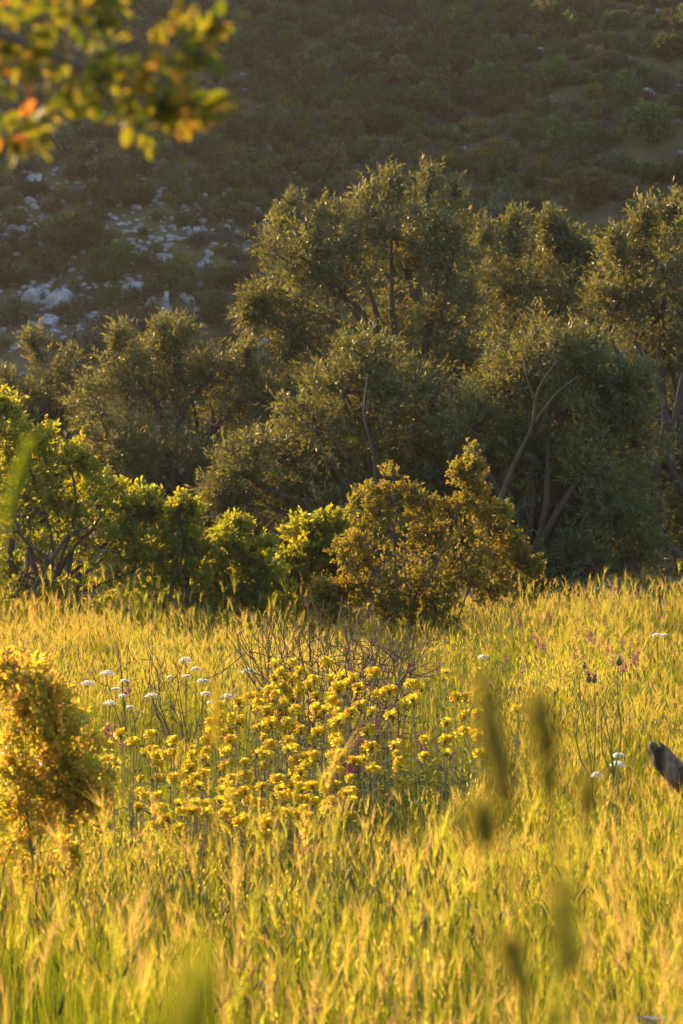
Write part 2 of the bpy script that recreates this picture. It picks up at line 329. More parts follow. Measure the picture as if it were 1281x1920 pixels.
def tuft(kind, n, rad):
    global BM
    mb = MB(); BM = 5 if kind in ('green', 'low') else 0
    for i in range(n):
        rr = rad * math.sqrt(random.random()); a = random.uniform(0, 6.283); b = np.array([rr * math.cos(a), rr * math.sin(a), -.02])
        az = random.uniform(0, 6.283); h = random.uniform(.42, .66) * {'low': .55, 'tall': 1.25}.get(kind, 1.0)
        u = random.random()
        if kind == 'low' or (u < .30 and kind != 'tall'):
            for _ in range(4): g_blade(mb, b, h * random.uniform(.5, .95), random.uniform(0, 6.283), random.uniform(.05, .3), random.uniform(.0016, .0034))
            continue
        g_blade(mb, b, h * .8, random.uniform(0, 6.283), random.uniform(.05, .3), random.uniform(.0016, .003))
        if random.random() < .5: g_blade(mb, b + np.array([0, 0, h * .3]), h * .4, random.uniform(0, 6.283), random.uniform(.2, .7), .003)
        p, d = g_stem(mb, b, h, random.uniform(.0, .13), az)
        if kind == 'barley': g_barley(mb, p, d, az)
        elif kind == 'tall': g_barley(mb, p, d, random.gauss(.2, .8), random.uniform(.06, .1), random.uniform(.05, .11), 30)
        elif kind == 'mixed':
            if u < .6: g_barley(mb, p, d, az, .05, .05, 10)
            elif u < .85: spindle(mb, p, d, random.uniform(.03, .06), .0028, 4, .3, az, random.random(), 3)
            else: g_barley(mb, p, d, az, .05, .02, 4, 4)
        elif kind == 'oat':
            m = 9; k = np.linspace(-.12, .02, m)[:, None]; P = p + d * k + np.array([[math.cos(x), math.sin(x), 0] for x in rng.uniform(0, 6.28, m)]) * .02
            stamp(mb, *LEAF4, P, np.array([[0, 0, -1.0]]) + rng.normal(size=(m, 3)) * .3, rng.normal(size=(m, 3)), .024, .007, tint=random.random(), mat=2)
            if u > .6: g_barley(mb, p, d, az, .06, .05, 8)
        elif kind == 'green':
            if u < .7: spindle(mb, p, d, random.uniform(.03, .06), .003, 4, .3, az, random.random(), 3)
        elif kind == 'red':
            k = rng.uniform(-.14, 0, 18)[:, None]; P = p + d * k + rng.normal(size=(18, 3)) * .006
            stamp(mb, *LEAF4, P, rng.normal(size=(18, 3)) + [0, 0, .5], rng.normal(size=(18, 3)), .008, .006, mat=4)
    return mb
G_kinds = ['barley', 'barley', 'barley', 'mixed', 'mixed', 'oat', 'green', 'green', 'low', 'low', 'red', 'tall', 'tall']
G_protos = [tuft(k, {'low': 60, 'tall': 9}.get(k, 58), .24 if k != 'tall' else .3) for k in G_kinds]
def grass_field():
    P = []
    area = []
    for (ya, yb, dens) in [(.6, 3.5, 10), (3.5, 6, 16), (6, 9, 38), (9, 14, 38), (14, 20, 34), (20, 25.5, 40)]:
        wmax = .17 * yb + 1.0; n = int(2 * wmax * (yb - ya) * dens)
        x = rng.uniform(-wmax, wmax, n); y = rng.uniform(ya, yb, n); k = np.abs(x) < .165 * y + .9
        P.append(np.stack([x[k], y[k]], -1))
    P = np.concatenate(P); x, y = P[:, 0], P[:, 1]
    px = 640.5 + x / y * FPX
    n = len(P); sc = rng.uniform(.78, 1.12, n)
    sc *= np.interp(y, [0, 3.0, 3.5, 6, 9, 12, 16, 22, 26], [.35, .4, .8, .95, .95, .86, .92, .98, 1.0])
    patch = (px > 230) & (px < 960) & (y > 9.0) & (y < 12.4); sc[patch] *= np.interp(y[patch], [9.0, 9.8, 12.4], [1.05, .95, .8])
    idx = np.empty(n, int); u = rng.random(n); nz = vnoise(x * .9 + 5, y * .7 + 2); nz2 = vnoise(x * 1.7 + 31, y * 1.3 + 12)
    sc *= 1 + .45 * (vnoise(x * 1.4 + 60, y * 1.1 + 44) - .5)
    wts = np.array([2.0, 2.0, 2.0, 2.4, 2.4, 1.4, 2.2, 2.2, 2.2, 2.2, .25, .9, .9])
    for i in range(n):
        ww = wts.copy()
        if nz[i] > .55: ww[6:8] *= 3.0
        if 14 < y[i] < 21 and 700 < px[i] < 1000: ww[6:10] *= 6; ww[:6] *= .35; ww[11:] *= .25
        if patch[i] and y[i] > 10: ww[:6] *= .12; ww[10:] *= .1; ww[8:10] *= 3
        if y[i] > 20.5: ww[11:] *= 3.2
        if y[i] < 8.0: ww[6:8] *= 1.6; ww[8:10] *= 4; ww[11:] *= .35; ww[:3] *= .5
        if 8 < y[i] < 9.6: ww[11:] *= 1.2; ww[:3] *= 1.2
        if 11.6 < y[i] < 15.2 and px[i] < 560: ww[:6] *= .3; ww[6:8] *= 3; ww[8:10] *= 3.5; ww[11:] *= .2; sc[i] *= .76
        if 10 < y[i] < 13 and 130 < px[i] < 500: sc[i] *= .8
        if px[i] < 270 and 6.6 < y[i] < 8.9: sc[i] *= 1.3
        if nz2[i] > .5: ww[8:10] *= 2.5; sc[i] *= .85
        c = np.cumsum(ww / ww.sum()); idx[i] = np.searchsorted(c, u[i])
    idx = np.clip(idx, 0, len(G_kinds) - 1)
    g_y = rng.uniform(3.8, 6.2, 34); g_x = rng.uniform(-.15, .15, 34) * g_y; x = np.r_[x, g_x]; y = np.r_[y, g_y]; n += 34
    sc = np.r_[sc, rng.uniform(.9, 1.32, 34)]; idx = np.r_[idx, rng.integers(11, 13, 34)]
    pos = np.stack([x, y, ground(x, y) - .01], -1)
    rot = np.stack([rng.normal(0, .045, n), rng.normal(.02, .045, n), rng.uniform(0, 6.28, n)], -1)
    scl = np.stack([sc * rng.uniform(.9, 1.1, n), sc, sc * rng.uniform(.9, 1.1, n)], -1)
    scatter('grass', G_protos, [M_blade, M_stem, M_head, M_spike, M_red, M_green], pos, rot, scl, idx, 'tall golden meadow grass with awned barley heads, covering the whole field')
grass_field()

# ------------------------------------------------------------------ trees and shrubs
def wood(mb, base, lobes, trunk_r, fork, ns=7, twig=.008):
    """trunk to fork, limbs to every lobe centre"""
    base = np.asarray(base, float); fork = np.asarray(fork, float)
    for c, r in lobes:
        L = np.linalg.norm(c - fork); p = curve_pts(fork, c, 8, .06, .07)
        tube(mb, p, np.linspace(trunk_r * .3, min(twig * 1.6, trunk_r * .16), 8), ns)
def subclumps(lobes, per, jit=.18, lo=.55):
    C, O, RR = [], [], []
    for c, r in lobes:
        m = max(3, int(per)); d = norm(rng.normal(size=(m, 3)) + [0, 0, .25])
        k = rng.uniform(lo, 1.0, m)[:, None]
        C.append(c + d * r * k); O.append(d); RR.append(np.full(m, float(np.mean(r)) * .34))
    return np.concatenate(C), np.concatenate(O), np.concatenate(RR)
def foliage(mb, wmb, C, O, RR, tw, lv, tl, ll, lw, tmpl=LEAF4, up=.35, clump_tint=.25, spread=.85, norm_up=.6, twr=.0022):
    n = len(C) * tw; c = np.repeat(C, tw, 0); o = np.repeat(O, tw, 0); r = np.repeat(RR, tw)
    b = c + norm(rng.normal(size=(n, 3))) * (r * rng.random(n) ** .45)[:, None]
    T = norm(o * .7 + norm(b - c) * .6 + rng.normal(size=(n, 3)) * .45 + [0, 0, up]); L = tl * rng.uniform(.6, 1.35, n)
    if wmb is not None:
        TT = ([(0, -.5, 0), (0, .5, 0), (1, 0, 0)], [(0, 1, 2)]); stamp(wmb, *TT, b - T * L[:, None] * .4, T, rng.normal(size=(n, 3)), L * 1.4, twr * 2)
    t = (np.arange(lv) + .5) / lv; B = np.repeat(b, lv, 0); Tt = np.repeat(T, lv, 0); LL = np.repeat(L, lv); tt = np.tile(t, n)
    side = rng.normal(size=(n * lv, 3)); side = norm(side - Tt * np.sum(side * Tt, -1, keepdims=True))
    P = B + Tt * (LL * tt)[:, None] + side * .002
    D = norm(Tt * (.55 + .5 * tt[:, None]) + side * spread); Nn = rng.normal(size=P.shape) + [0, 0, norm_up]
    s = rng.uniform(.7, 1.2, n * lv)
    ct = np.repeat(np.repeat(rng.uniform(-clump_tint, clump_tint, len(C)), tw), lv)
    tip = .25 * (tt - .5)
    tint = np.clip(.45 + ct + tip + rng.normal(0, .16, n * lv), 0, 1)
    stamp(mb, *tmpl, P, D, Nn, ll * s, lw * s, tint=tint)
def px_lobes(L, Y, depth=.8, k=1.0, shift=0):
    out = []
    for l in L:
        px, py, r = l[0], l[1] + shift, l[2]; dy = l[3] if len(l) > 3 else random.uniform(-.5, .5)
        rw = r / FPX * Y * k; out.append((at(px, py, Y + dy * rw * 2.0), np.array([rw, rw * depth, rw])))
    return out
def tree(name, L, Y, base_px, label, cat, mleaf, mbark, trunk_r, fork_py, per, tw, lv, tl, ll, lw, tmpl=LEAF4, group=None, k=1.0, shoots=(), up=.35, lean=0, limbs=(), lo=.5, kid='crown', spread=.85, multi=0, twr=.0022, shift=0):
    bx = (base_px - 640.5) / FPX * Y; base = np.array([bx, Y, float(ground(bx, Y))])
    root = thing(name, base, label, cat, group)
    lobes = px_lobes(L, Y, .85, k, shift); fork = at(base_px + lean, fork_py, Y)
    tm = MB()
    if multi:
        for i in range(multi):
            l = lobes[int(i * len(lobes) / multi)]
            b0 = base + [random.uniform(-.12, .12), random.uniform(-.12, .12), -.05]
            tube(tm, curve_pts(b0, (fork + l[0]) / 2, 9, 0, .06) - base, np.linspace(trunk_r, trunk_r * .4, 9), 7)
    else:
        tube(tm, curve_pts(base - [0, 0, .1], fork, 9, 0, .05) - base, trunk_r * np.array([1.35, 1.05, .95, .95, .9, .9, .85, .8, .75]), 9)
    tm.build('trunk', mbark, root)
    bm = MB(); wood(bm, base, lobes, trunk_r, fork)
    C, O, RR = subclumps(lobes, per, lo=lo)
    # secondary branches, lobe centre to clump
    rep = max(3, int(per))
    for i, (c, r) in enumerate(lobes):
        for q in range(0, rep, 2):
            e = C[i * rep + q]; p = curve_pts(c, e, 5, 0, .1); tube(bm, p, np.linspace(trunk_r * .12, min(.004, trunk_r * .08), 5), 4)
    for (pts, r0, r1) in limbs:
        p = np.array([at(a, b, Y + dy) for a, b, dy in pts]); t = np.linspace(0, 1, len(p)); tt = np.linspace(0, 1, 14)
        pp = np.stack([np.interp(tt, t, p[:, i]) for i in range(3)], -1); pp[1:-1] = (pp[:-2] + pp[2:] + 2 * pp[1:-1]) / 4
        tube(bm, pp, np.linspace(r0, r1, 14), 7)
    for (px, py, ln) in shoots:
        py += shift * .5; s = at(px, py + ln, Y); e = at(px + random.uniform(-8, 8), py, Y + random.uniform(-.2, .2))
        m = max(3, int(ln / 7)); t = np.linspace(0, 1, m)[:, None]
        C = np.vstack([C, s + (e - s) * t]); O = np.vstack([O, np.repeat(norm(e - s)[None], m, 0)]); RR = np.concatenate([RR, np.linspace(.10, .02, m)])
    lm = MB(); foliage(lm, bm, C, O, RR, tw, lv, tl, ll, lw, tmpl, up, spread=spread, twr=twr)
    for m_ in (bm, lm):
        m_.v = [a - base for a in m_.v]
    bm.build('branch', mbark, root)['kind'] = 'thing'
    lm.build(kid, mleaf, root, smooth=False)
    return root
OG = 'olive trees behind the meadow'
ok = dict(mleaf=M_olive, mbark=M_bark, per=16, tw=11, lv=14, tl=.24, ll=.078, lw=.021, group=OG, lo=.4, shift=46, k=.94)
tree('olive_tree', [(570,450,72),(645,415,72),(735,395,78),(808,378,58),(845,450,60),(760,480,90),(640,510,85),(555,530,55),(840,560,70),(700,590,90),(482,535,20),(540,598,28),(780,640,90),(860,650,60),(700,700,90),(620,680,70)],
     31.5, 790, 'tallest grey-green olive tree, its round crown rising in the middle against the hillside', 'olive tree', trunk_r=.22, fork_py=880,
     shoots=[(550,365,50),(738,318,45),(795,308,50),(690,345,30),(600,380,30),(520,395,30),(850,345,30)], **ok)
tree('olive_tree', [(925,470,60),(1000,490,68),(1065,480,62),(1040,550,90),(950,565,80),(1110,560,66),(920,650,70),(1000,650,80),(900,740,80),(1080,700,90),(1000,800,90),(900,860,90),(1100,860,100),(960,940,90)],
     33.5, 1000, 'olive tree with several thin upright shoots, between the tallest olive and the far right olive', 'olive tree', trunk_r=.2, fork_py=900,
     shoots=[(960,395,70),(1035,392,80),(1060,412,60),(1082,430,50),(905,412,50),(1110,445,40)], **ok)
tree('olive_tree', [(1175,460,62),(1245,425,66),(1310,440,90),(1150,540,50),(1235,550,95),(1330,570,110),(1210,660,85),(1300,700,110),(1250,800,95),(1330,850,100),(1400,520,110),(1430,700,120),(1400,880,120),(1170,790,80),(1200,900,90),(1230,1000,90),(1150,880,70),(1290,980,100)],
     30.5, 1290, 'olive tree cut by the right edge, its bright round crown catching the sun', 'olive tree', trunk_r=.22, fork_py=900,
     shoots=[(1200,378,50),(1265,362,50),(1160,430,40)], limbs=[([(1290,1060,-.8),(1230,1000,-.8),(1225,900,-.7),(1255,760,-.6),(1190,640,-.5)], .06, .02), ([(1300,960,-.7),(1250,860,-.7),(1280,700,-.6)], .05, .02)], **ok)
tree('olive_tree', [(1005,625,62),(1085,650,62),(960,690,70),(1060,730,90),(1150,720,76),(890,760,76),(990,820,90),(1100,840,100),(1190,790,70),(1045,930,95),(1150,950,95),(965,960,75),(1190,1010,75),(1080,1030,70),(1000,1040,60),(1130,870,80),(1020,880,80),(900,880,70),(1180,700,60)],
     28.0, 985, 'shaded dark olive tree with a bare diagonal limb showing through its foliage, right of centre', 'olive tree', trunk_r=.17, fork_py=1070,
     limbs=[([(930,960,-1.5),(962,870,-1.45),(1000,800,-1.5),(1004,735,-1.5),(1045,675,-1.45)], .028, .008), ([(1003,790,-1.5),(1045,735,-1.45),(1085,705,-1.4)], .013, .005), ([(1006,760,-1.75),(985,700,-1.8),(980,660,-1.5)], .012, .005)], **{**ok, 'lo': .3})
tree('olive_tree', [(680,630,55),(645,690,70),(740,700,84),(820,730,76),(590,760,76),(700,800,95),(800,840,95),(530,820,76),(620,880,80),(470,850,60),(425,905,46),(550,930,80),(680,930,80),(880,850,70),(800,950,80),(900,960,70),(700,720,70),(760,860,80),(620,800,80),(860,790,70)],
     28.6, 700, 'shaded grey-blue olive tree below the tallest crown, behind the golden shrub', 'olive tree', trunk_r=.2, fork_py=1000,
     limbs=[([(700,1000,-1.2),(705,860,-1.5),(680,780,-1.6),(690,700,-1.3)], .022, .008)], **{**ok, 'lo': .35})
tree('olive_tree', [(250,665,62),(335,640,56),(395,665,56),(465,700,50),(525,710,50),(195,730,62),(300,730,80),(400,750,90),(500,780,80),(320,830,90),(420,850,70),(235,830,75),(330,930,80),(240,920,70),(430,950,70),(560,860,80),(500,960,80),(150,860,70),(360,1010,80),(240,1010,80)],
     31.8, 350, 'broad low olive tree with coppery lit foliage, left of the tallest olive', 'olive tree', trunk_r=.2, fork_py=960,
     shoots=[(215,610,40),(310,592,40),(345,600,30),(470,640,40)], **ok)
tree('olive_tree', [(60,725,50),(125,700,50),(100,770,64),(20,760,56),(165,800,66),(60,850,76),(-40,780,80),(-90,860,90),(150,890,70),(40,940,80)],
     33.5, 80, 'pale olive tree at the left edge behind the green shrub', 'olive tree', trunk_r=.18, fork_py=980,
     shoots=[(72,615,50),(15,690,30),(140,650,30)], **ok)

TG = 'green shrubs along the far edge of the meadow'
tk = dict(mleaf=M_tere, mbark=M_bark, per=14, tw=8, lv=10, tl=.12, ll=.055, lw=.030, tmpl=LEAF6, group=TG, lo=.5, multi=5, up=.3, kid='foliage', shift=18, k=.93)
tree('green_shrub', [(0,790,44),(55,850,62),(125,850,40),(180,925,62),(40,930,84),(245,935,40),(110,960,60),(205,1010,74),(50,1060,84),(10,1130,70),(150,1100,66),(255,1050,56),(-60,860,90),(-90,980,100),(-60,1090,90),(280,935,22),(90,1160,60),(210,1160,50)],
     24.0, 90, 'largest bright green shrub, spreading from the left edge with dark bare branches inside', 'shrub', trunk_r=.06, fork_py=1120,
     shoots=[(8,745,30),(85,815,20)], limbs=[([(60,1110,-.8),(95,1050,-.9),(40,1010,-.9),(25,960,-.9)], .025, .01), ([(95,1050,-.9),(130,1000,-.9),(170,985,-.9)], .02, .008), ([(140,1150,-.8),(120,1095,-.9),(70,1085,-.9)], .02, .008)], **tk)
tree('green_shrub', [(342,980,36),(300,1035,50),(370,1045,52),(320,1105,50),(395,1105,46),(345,950,18),(300,1150,40),(370,1160,45)],
     23.8, 345, 'upright green shrub with a pointed sunlit top, next to the largest green shrub', 'shrub', trunk_r=.04, fork_py=1130, shoots=[(345,935,20)], **tk)
tree('green_shrub', [(435,995,32),(490,1035,40),(445,1065,46),(510,1095,42),(440,1115,40),(500,1140,36),(450,1160,36)],
     24.0, 470, 'small yellow-green shrub third along the edge, with fine dark stems', 'shrub', trunk_r=.035, fork_py=1120, **tk)
tree('green_shrub', [(575,985,34),(622,975,32),(600,1050,46),(560,1085,40),(640,1020,34),(640,1090,36),(545,1040,40),(540,1110,44),(580,1140,40),(630,1150,36)],
     24.6, 600, 'darker green shrub just left of the golden shrub', 'shrub', trunk_r=.035, fork_py=1120, **tk)
tree('golden_shrub', [(690,930,42),(742,922,42),(800,965,42),(882,878,30),(890,935,44),(930,960,32),(715,1000,62),(800,1040,76),(880,1020,64),(955,1015,28),(990,1050,20),(665,1030,36),(655,1095,30),(705,1100,56),(785,1110,60),(860,1100,50),(610,1105,22),(925,1080,36),(740,1140,40),(820,1140,40)],
     22.6, 770, 'golden brown small-leaved shrub with a pointed tower on its right side', 'shrub', M_oak, M_bark, .014, 1140, 18, 8, 11, .085, .031, .020, LEAF6,
     k=.86, shift=12, shoots=[(882,835,30),(740,880,15),(1005,1060,10)], limbs=[([(745,1110,-.5),(738,1000,-.55),(745,960,-.55)], .009, .004), ([(738,1010,-.55),(715,960,-.55)], .007, .003), ([(800,1100,-.5),(850,990,-.55),(860,940,-.5)], .009, .004)], kid='foliage', multi=4)
fs = tree('orange_leaved_shrub', [(25,1290,42),(80,1325,40),(30,1370,50),(100,1385,26),(60,1440,56),(125,1450,28),(15,1480,50),(150,1470,22),(95,1500,40),(170,1500,20),(30,1550,60),(100,1560,55),(30,1630,60),(110,1620,40),(60,1500,64),(150,1515,46),(10,1420,60)],
     8.6, 60, 'low shrub with yellow and orange leaves at the left edge, beside the yellow flowers', 'shrub', M_fore, M_bark_l, .006, 1600, 8, 6, 8, .05, .022, .014, LEAF6, kid='foliage', multi=4,
     k=.88, shoots=[(25,1238,60),(60,1255,50),(100,1300,50),(135,1340,50),(168,1400,50),(118,1365,40),(8,1250,50),(80,1280,50),(190,1440,40),(150,1440,50)], twr=.001)

# ------------------------------------------------------------------ blurred branch hanging into the top left corner
def near_branch():
    Y = 2.7; base = at(-700, -500, Y + .5)
    root = thing('oak_branch', base, 'close out-of-focus oak branch with green and orange leaves hanging in the top left corner', 'branch')
    sm = MB(); lm = MB()
    main = np.array([base, at(-350, -150, Y + .2), at(-60, 40, Y), at(140, 120, Y), at(340, 150, Y), at(372, 150, Y)])
    tube(sm, main, [.03, .016, .006, .004, .002, .001], 7)
    ends = [(40,60,80),(130,110,70),(60,200,60),(190,150,50),(275,150,42),(350,100,22),(335,200,26),(170,30,35),(100,0,90),(228,235,16),(15,290,26),(-60,120,90),(0,160,60),(380,90,12),(360,225,12),(300,230,18)]
    C, O, RR = [], [], []
    for px, py, r in ends:
        px, py = px - 6, py * .9 - 12
        e = at(px, py, Y + random.uniform(-.12, .12)); k = main[2] if px < 120 else main[3]; tube(sm, curve_pts(k, e, 5, 0, .08), np.linspace(.0028, .0009, 5), 4)
        m = 4; C.append(e + rng.normal(size=(m, 3)) * r / FPX * Y * .5); O.append(np.repeat(norm(e - main[1])[None], m, 0)); RR.append(np.full(m, r / FPX * Y * .6))
    foliage(lm, sm, np.concatenate(C), np.concatenate(O), np.concatenate(RR), 2, 6, .035, .022, .013, LEAF6, up=0, clump_tint=.3, twr=.0006)
    for m_ in (sm, lm): m_.v = [a - base for a in m_.v]
    sm.build('stem', M_bark_l, root); lm.build('foliage', M_near, root, smooth=False)
near_branch()

# ------------------------------------------------------------------ hillside: bushes, scrub, rocks
def bush_proto(n_l, per, tw, lv, ll, mleaf=None, flat=.8, kid=True):
    """bush of unit radius about"""
    lobes = []
    for i in range(n_l):
        a = random.uniform(0, 6.28); rr = random.uniform(.15, .62)
        lobes.append((np.array([rr * math.cos(a), rr * math.sin(a), random.uniform(.35, .95) * flat]), np.array([1, 1, flat]) * random.uniform(.32, .48)))
    C, O, RR = subclumps(lobes, per, lo=.6); lm = MB(); sm = MB()
    foliage(lm, None, C, O, RR, tw, lv, .14, ll, ll * .55, LEAF4, up=.4, clump_tint=.3)
    for c, r in lobes: tube(sm, curve_pts([0, 0, -.15], c, 5, 0, .05), np.linspace(.05, .015, 5), 5)
    return lm, sm
HB = []
for i in range(5):
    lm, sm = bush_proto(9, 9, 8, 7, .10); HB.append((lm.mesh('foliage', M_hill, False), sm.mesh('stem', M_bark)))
M_hill_c = {}
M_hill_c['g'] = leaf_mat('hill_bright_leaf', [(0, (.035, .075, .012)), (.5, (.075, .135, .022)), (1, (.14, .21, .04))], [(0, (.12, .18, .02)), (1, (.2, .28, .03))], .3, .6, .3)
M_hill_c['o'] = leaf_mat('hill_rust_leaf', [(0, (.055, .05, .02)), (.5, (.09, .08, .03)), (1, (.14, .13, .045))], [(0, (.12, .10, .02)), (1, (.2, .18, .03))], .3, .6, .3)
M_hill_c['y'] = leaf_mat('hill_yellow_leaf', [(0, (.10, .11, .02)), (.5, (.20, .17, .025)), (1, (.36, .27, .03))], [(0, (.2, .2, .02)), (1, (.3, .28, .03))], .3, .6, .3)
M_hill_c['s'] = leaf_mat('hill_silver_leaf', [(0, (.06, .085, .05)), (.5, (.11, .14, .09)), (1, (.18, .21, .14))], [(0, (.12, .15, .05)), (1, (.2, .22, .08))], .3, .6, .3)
VM = {'d': HB}
for c in 'goys':
    VM[c] = []
    for (fm, smm) in HB:
        f2 = fm.copy(); f2.materials.clear(); f2.materials.append(M_hill_c[c]); VM[c].append((f2, smm))
bushes = [(130,455,58,'d','largest dark bush on the rocky lower left slope'),(95,505,40,'d','dark bush hugging the left foot of the largest dark bush on the slope'),
 (215,505,44,'g','rounded lighter green bush at the right foot of the largest dark slope bush'),(250,372,40,'d','wide dark bush above the pale stones, upper right of the largest dark slope bush'),
 (182,325,24,'g','small yellowish green bush in the rocks below the hanging oak branch'),(62,362,24,'d','small dark bush on the left slope above the broken rocks'),
 (425,535,40,'d','round dark bush left of the tallest olive crown, level with its lower lobe'),(395,588,36,'d','very dark bush on the slope just above the low olive tree'),
 (12,525,30,'d','dark bush at the left edge of the rocky slope, level with the big dark bush'),(32,590,40,'s','blue-green bush at the left edge beside the pale boulders'),
 (490,575,32,'g','dull green bush just left of the tallest olive crown'),(300,515,18,'o','tiny brown bush among stones right of the lighter green bush'),
 (205,562,22,'g','low green bush touching the top of the flat pale boulders'),(580,268,28,'g','green bush above the small rock outcrop, left of centre'),
 (528,308,18,'d','small dark bush directly below the rock outcrop, left of centre'),(845,130,40,'d','conspicuous round dark bush on the upper slope, right of centre'),
 (650,105,36,'d','dark bush beside the two grey rocks near the top centre'),(865,28,24,'g','small green bush near the top edge above the round dark bush'),
 (735,185,22,'g','bright little round bush below left of the conspicuous dark bush'),(772,207,16,'d','small dark bush below the bright little round bush'),
 (712,240,34,'d','low dark bush above the tallest olive crown'),(1150,50,26,'g','bright green bush near the top right'),
 (990,107,24,'d','dark green bush on the upper right slope under a pale grassy streak'),(1085,150,22,'g','green bush at the middle of the upper right slope'),
 (1112,180,20,'y','yellowish bush left of the narrow rock chute'),(1252,100,38,'d','dark bush in the top right corner area'),
 (1228,240,58,'g','largest bright green bush on the slope, near the right edge'),(1248,165,26,'s','silvery grey bush above the largest bright green bush'),
 (1175,170,22,'s','silvery bush on the left side of the narrow rock chute'),(1030,255,28,'g','green flat-topped bush in the middle of the right slope'),
 (1200,330,32,'g','bright bush below the largest bright green bush'),(1100,372,52,'o','biggest rusty brown bush, above the gap between the two right olives'),
 (1165,325,34,'s','grey-green bush right of the biggest rusty brown bush'),(1005,402,28,'d','dark bush just above the thin olive shoots'),
 (835,316,26,'g','green bush directly above the tallest olive shoots'),(905,298,20,'y','yellowish bush on the slope right of the tallest olive'),
 (1045,355,20,'y','small yellow flowering bush left of the biggest rusty brown bush'),(960,60,24,'o','brownish bush near the top, left of the bright top right bush'),
 (1270,330,40,'d','dark bush at the right edge above the far right olive'),(470,120,26,'o','brown bush on the upper slope right of the hanging oak branch'),
 (560,190,22,'o','brown rounded bush midway up the slope, left of centre'),(440,225,24,'y','pale yellowish bush right of the tip of the hanging oak branch'),
 (350,420,20,'g','small green bush in the band of stones left of the tallest olive'),(320,250,26,'d','dark bush below the tip of the hanging oak branch'),
 (940,205,26,'o','rusty bush at mid slope, right of the conspicuous dark bush'),(590,60,26,'o','brown bush close to the top edge, left of centre')]
BX = []
for i, (px, py, r, c, lab) in enumerate(bushes):
    x, y, z = hit(px, py + r * .45); rw = r / FPX * y * 1.05
    o = thing('hillside_bush', (x, y, z), lab, 'bush', 'bushes scattered on the shaded hillside', random.uniform(0, 6.28))
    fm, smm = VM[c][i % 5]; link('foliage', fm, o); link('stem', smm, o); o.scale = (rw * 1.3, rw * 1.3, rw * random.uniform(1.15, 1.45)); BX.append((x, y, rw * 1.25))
def hill_scatter():
    protos = []
    for i in range(6):
        lm, _ = bush_proto(6, 7, 7, 6, .11); lm.qm = [m * 0 + (0, 1, 1, 1, 4, 5)[i] for m in lm.qm]; protos.append(lm)
    for i in range(3):      # low tussocks
        mb = MB(); n = 150
        a = rng.uniform(0, 6.28, n); P = np.stack([np.cos(a), np.sin(a), 0 * a], -1) * (rng.random(n) * .5)[:, None]
        stamp(mb, *LEAF4, P, P * 1.2 + rng.normal(size=(n, 3)) * .35 + [0, 0, 1.0], rng.normal(size=(n, 3)), rng.uniform(.4, .9, n), .09, mat=2 if i < 2 else 3); protos.append(mb)
    n = 16000; x = rng.uniform(-24, 24, n); y = rng.uniform(60, 101, n)
    k = np.abs(x) < .16 * y + 6; x, y = x[k], y[k]; n = len(x)
    cl = fbm(x * .25 + 40, y * .2 + 7, 3)
    u = rng.random(n); big = u < np.clip(.62 + cl * 1.5, .2, .92)
    px = 640.5 + x / y * FPX; gz = ground(x, y); py = 960 - (gz - H) / y * FPX
    rocky = (px < 420 + (py - 300) * .2) & (py > 300)
    keep = ~(rocky & (rng.random(n) < .5))
    for bx, by, br in BX: keep &= (x - bx) ** 2 + ((y - by) * .8) ** 2 > br * br
    x, y, big, gz, cl, px, py = [a[keep] for a in (x, y, big, gz, cl, px, py)]; n = len(x)
    idx = np.where(big, np.minimum(rng.integers(0, 7, n), 5), 6 + rng.integers(0, 3, n))
    sc = np.where(big, rng.uniform(.20, .44, n) * (1 + .9 * (rng.random(n) < .12)), rng.uniform(.2, .42, n))
    rot = np.stack([np.full(n, .25), np.zeros(n), rng.uniform(0, 6.28, n)], -1); rot[:, 0] = rng.normal(.1, .1, n)
    scl = np.stack([sc * rng.uniform(.9, 1.3, n), sc, sc * rng.uniform(1.0, 1.7, n)], -1)
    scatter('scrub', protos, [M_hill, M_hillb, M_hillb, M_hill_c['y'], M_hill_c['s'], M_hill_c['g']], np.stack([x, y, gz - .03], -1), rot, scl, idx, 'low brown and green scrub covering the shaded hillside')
hill_scatter()
def rock_mb(seed, flat=.6, sub=3, ncut=9):
    r_ = np.random.default_rng(seed); bm = bmesh.new(); bmesh.ops.create_icosphere(bm, subdivisions=sub, radius=1.0)
    v = np.array([x.co[:] for x in bm.verts]); f = np.array([[q.index for q in p.verts] for p in bm.faces]); bm.free()
    for _ in range(ncut):
        n = norm(r_.normal(size=3)); d = r_.uniform(.45, .8); s = v @ n; k = s > d; v[k] -= np.outer(s[k] - d, n)
    v += (fbm(v[:, 0] * 2.5 + seed, v[:, 1] * 2.5 + v[:, 2] * 1.7, 3) * .18)[:, None] * norm(v)
    v *= [1, .75, flat]; mb = MB(); mb.add(v, f); return mb
RK = [rock_mb(i + 1, random.uniform(.5, .8)).mesh('rock', M_rock, False) for i in range(6)]
def rock(px, py, r, lab, i, grp='pale limestone rocks on the shaded slope'):
    x, y, z = hit(px, py); rw = r / FPX * y
    o = link('rock', RK[i % 6]); o.location = (x, y, z + rw * .12); o.scale = (rw, rw, rw)
    o.rotation_euler = (random.uniform(-.4, .8), random.uniform(-.6, .6), random.uniform(-1.5, 1.5)); o['label'] = lab; o['category'] = 'rock'; o['group'] = grp
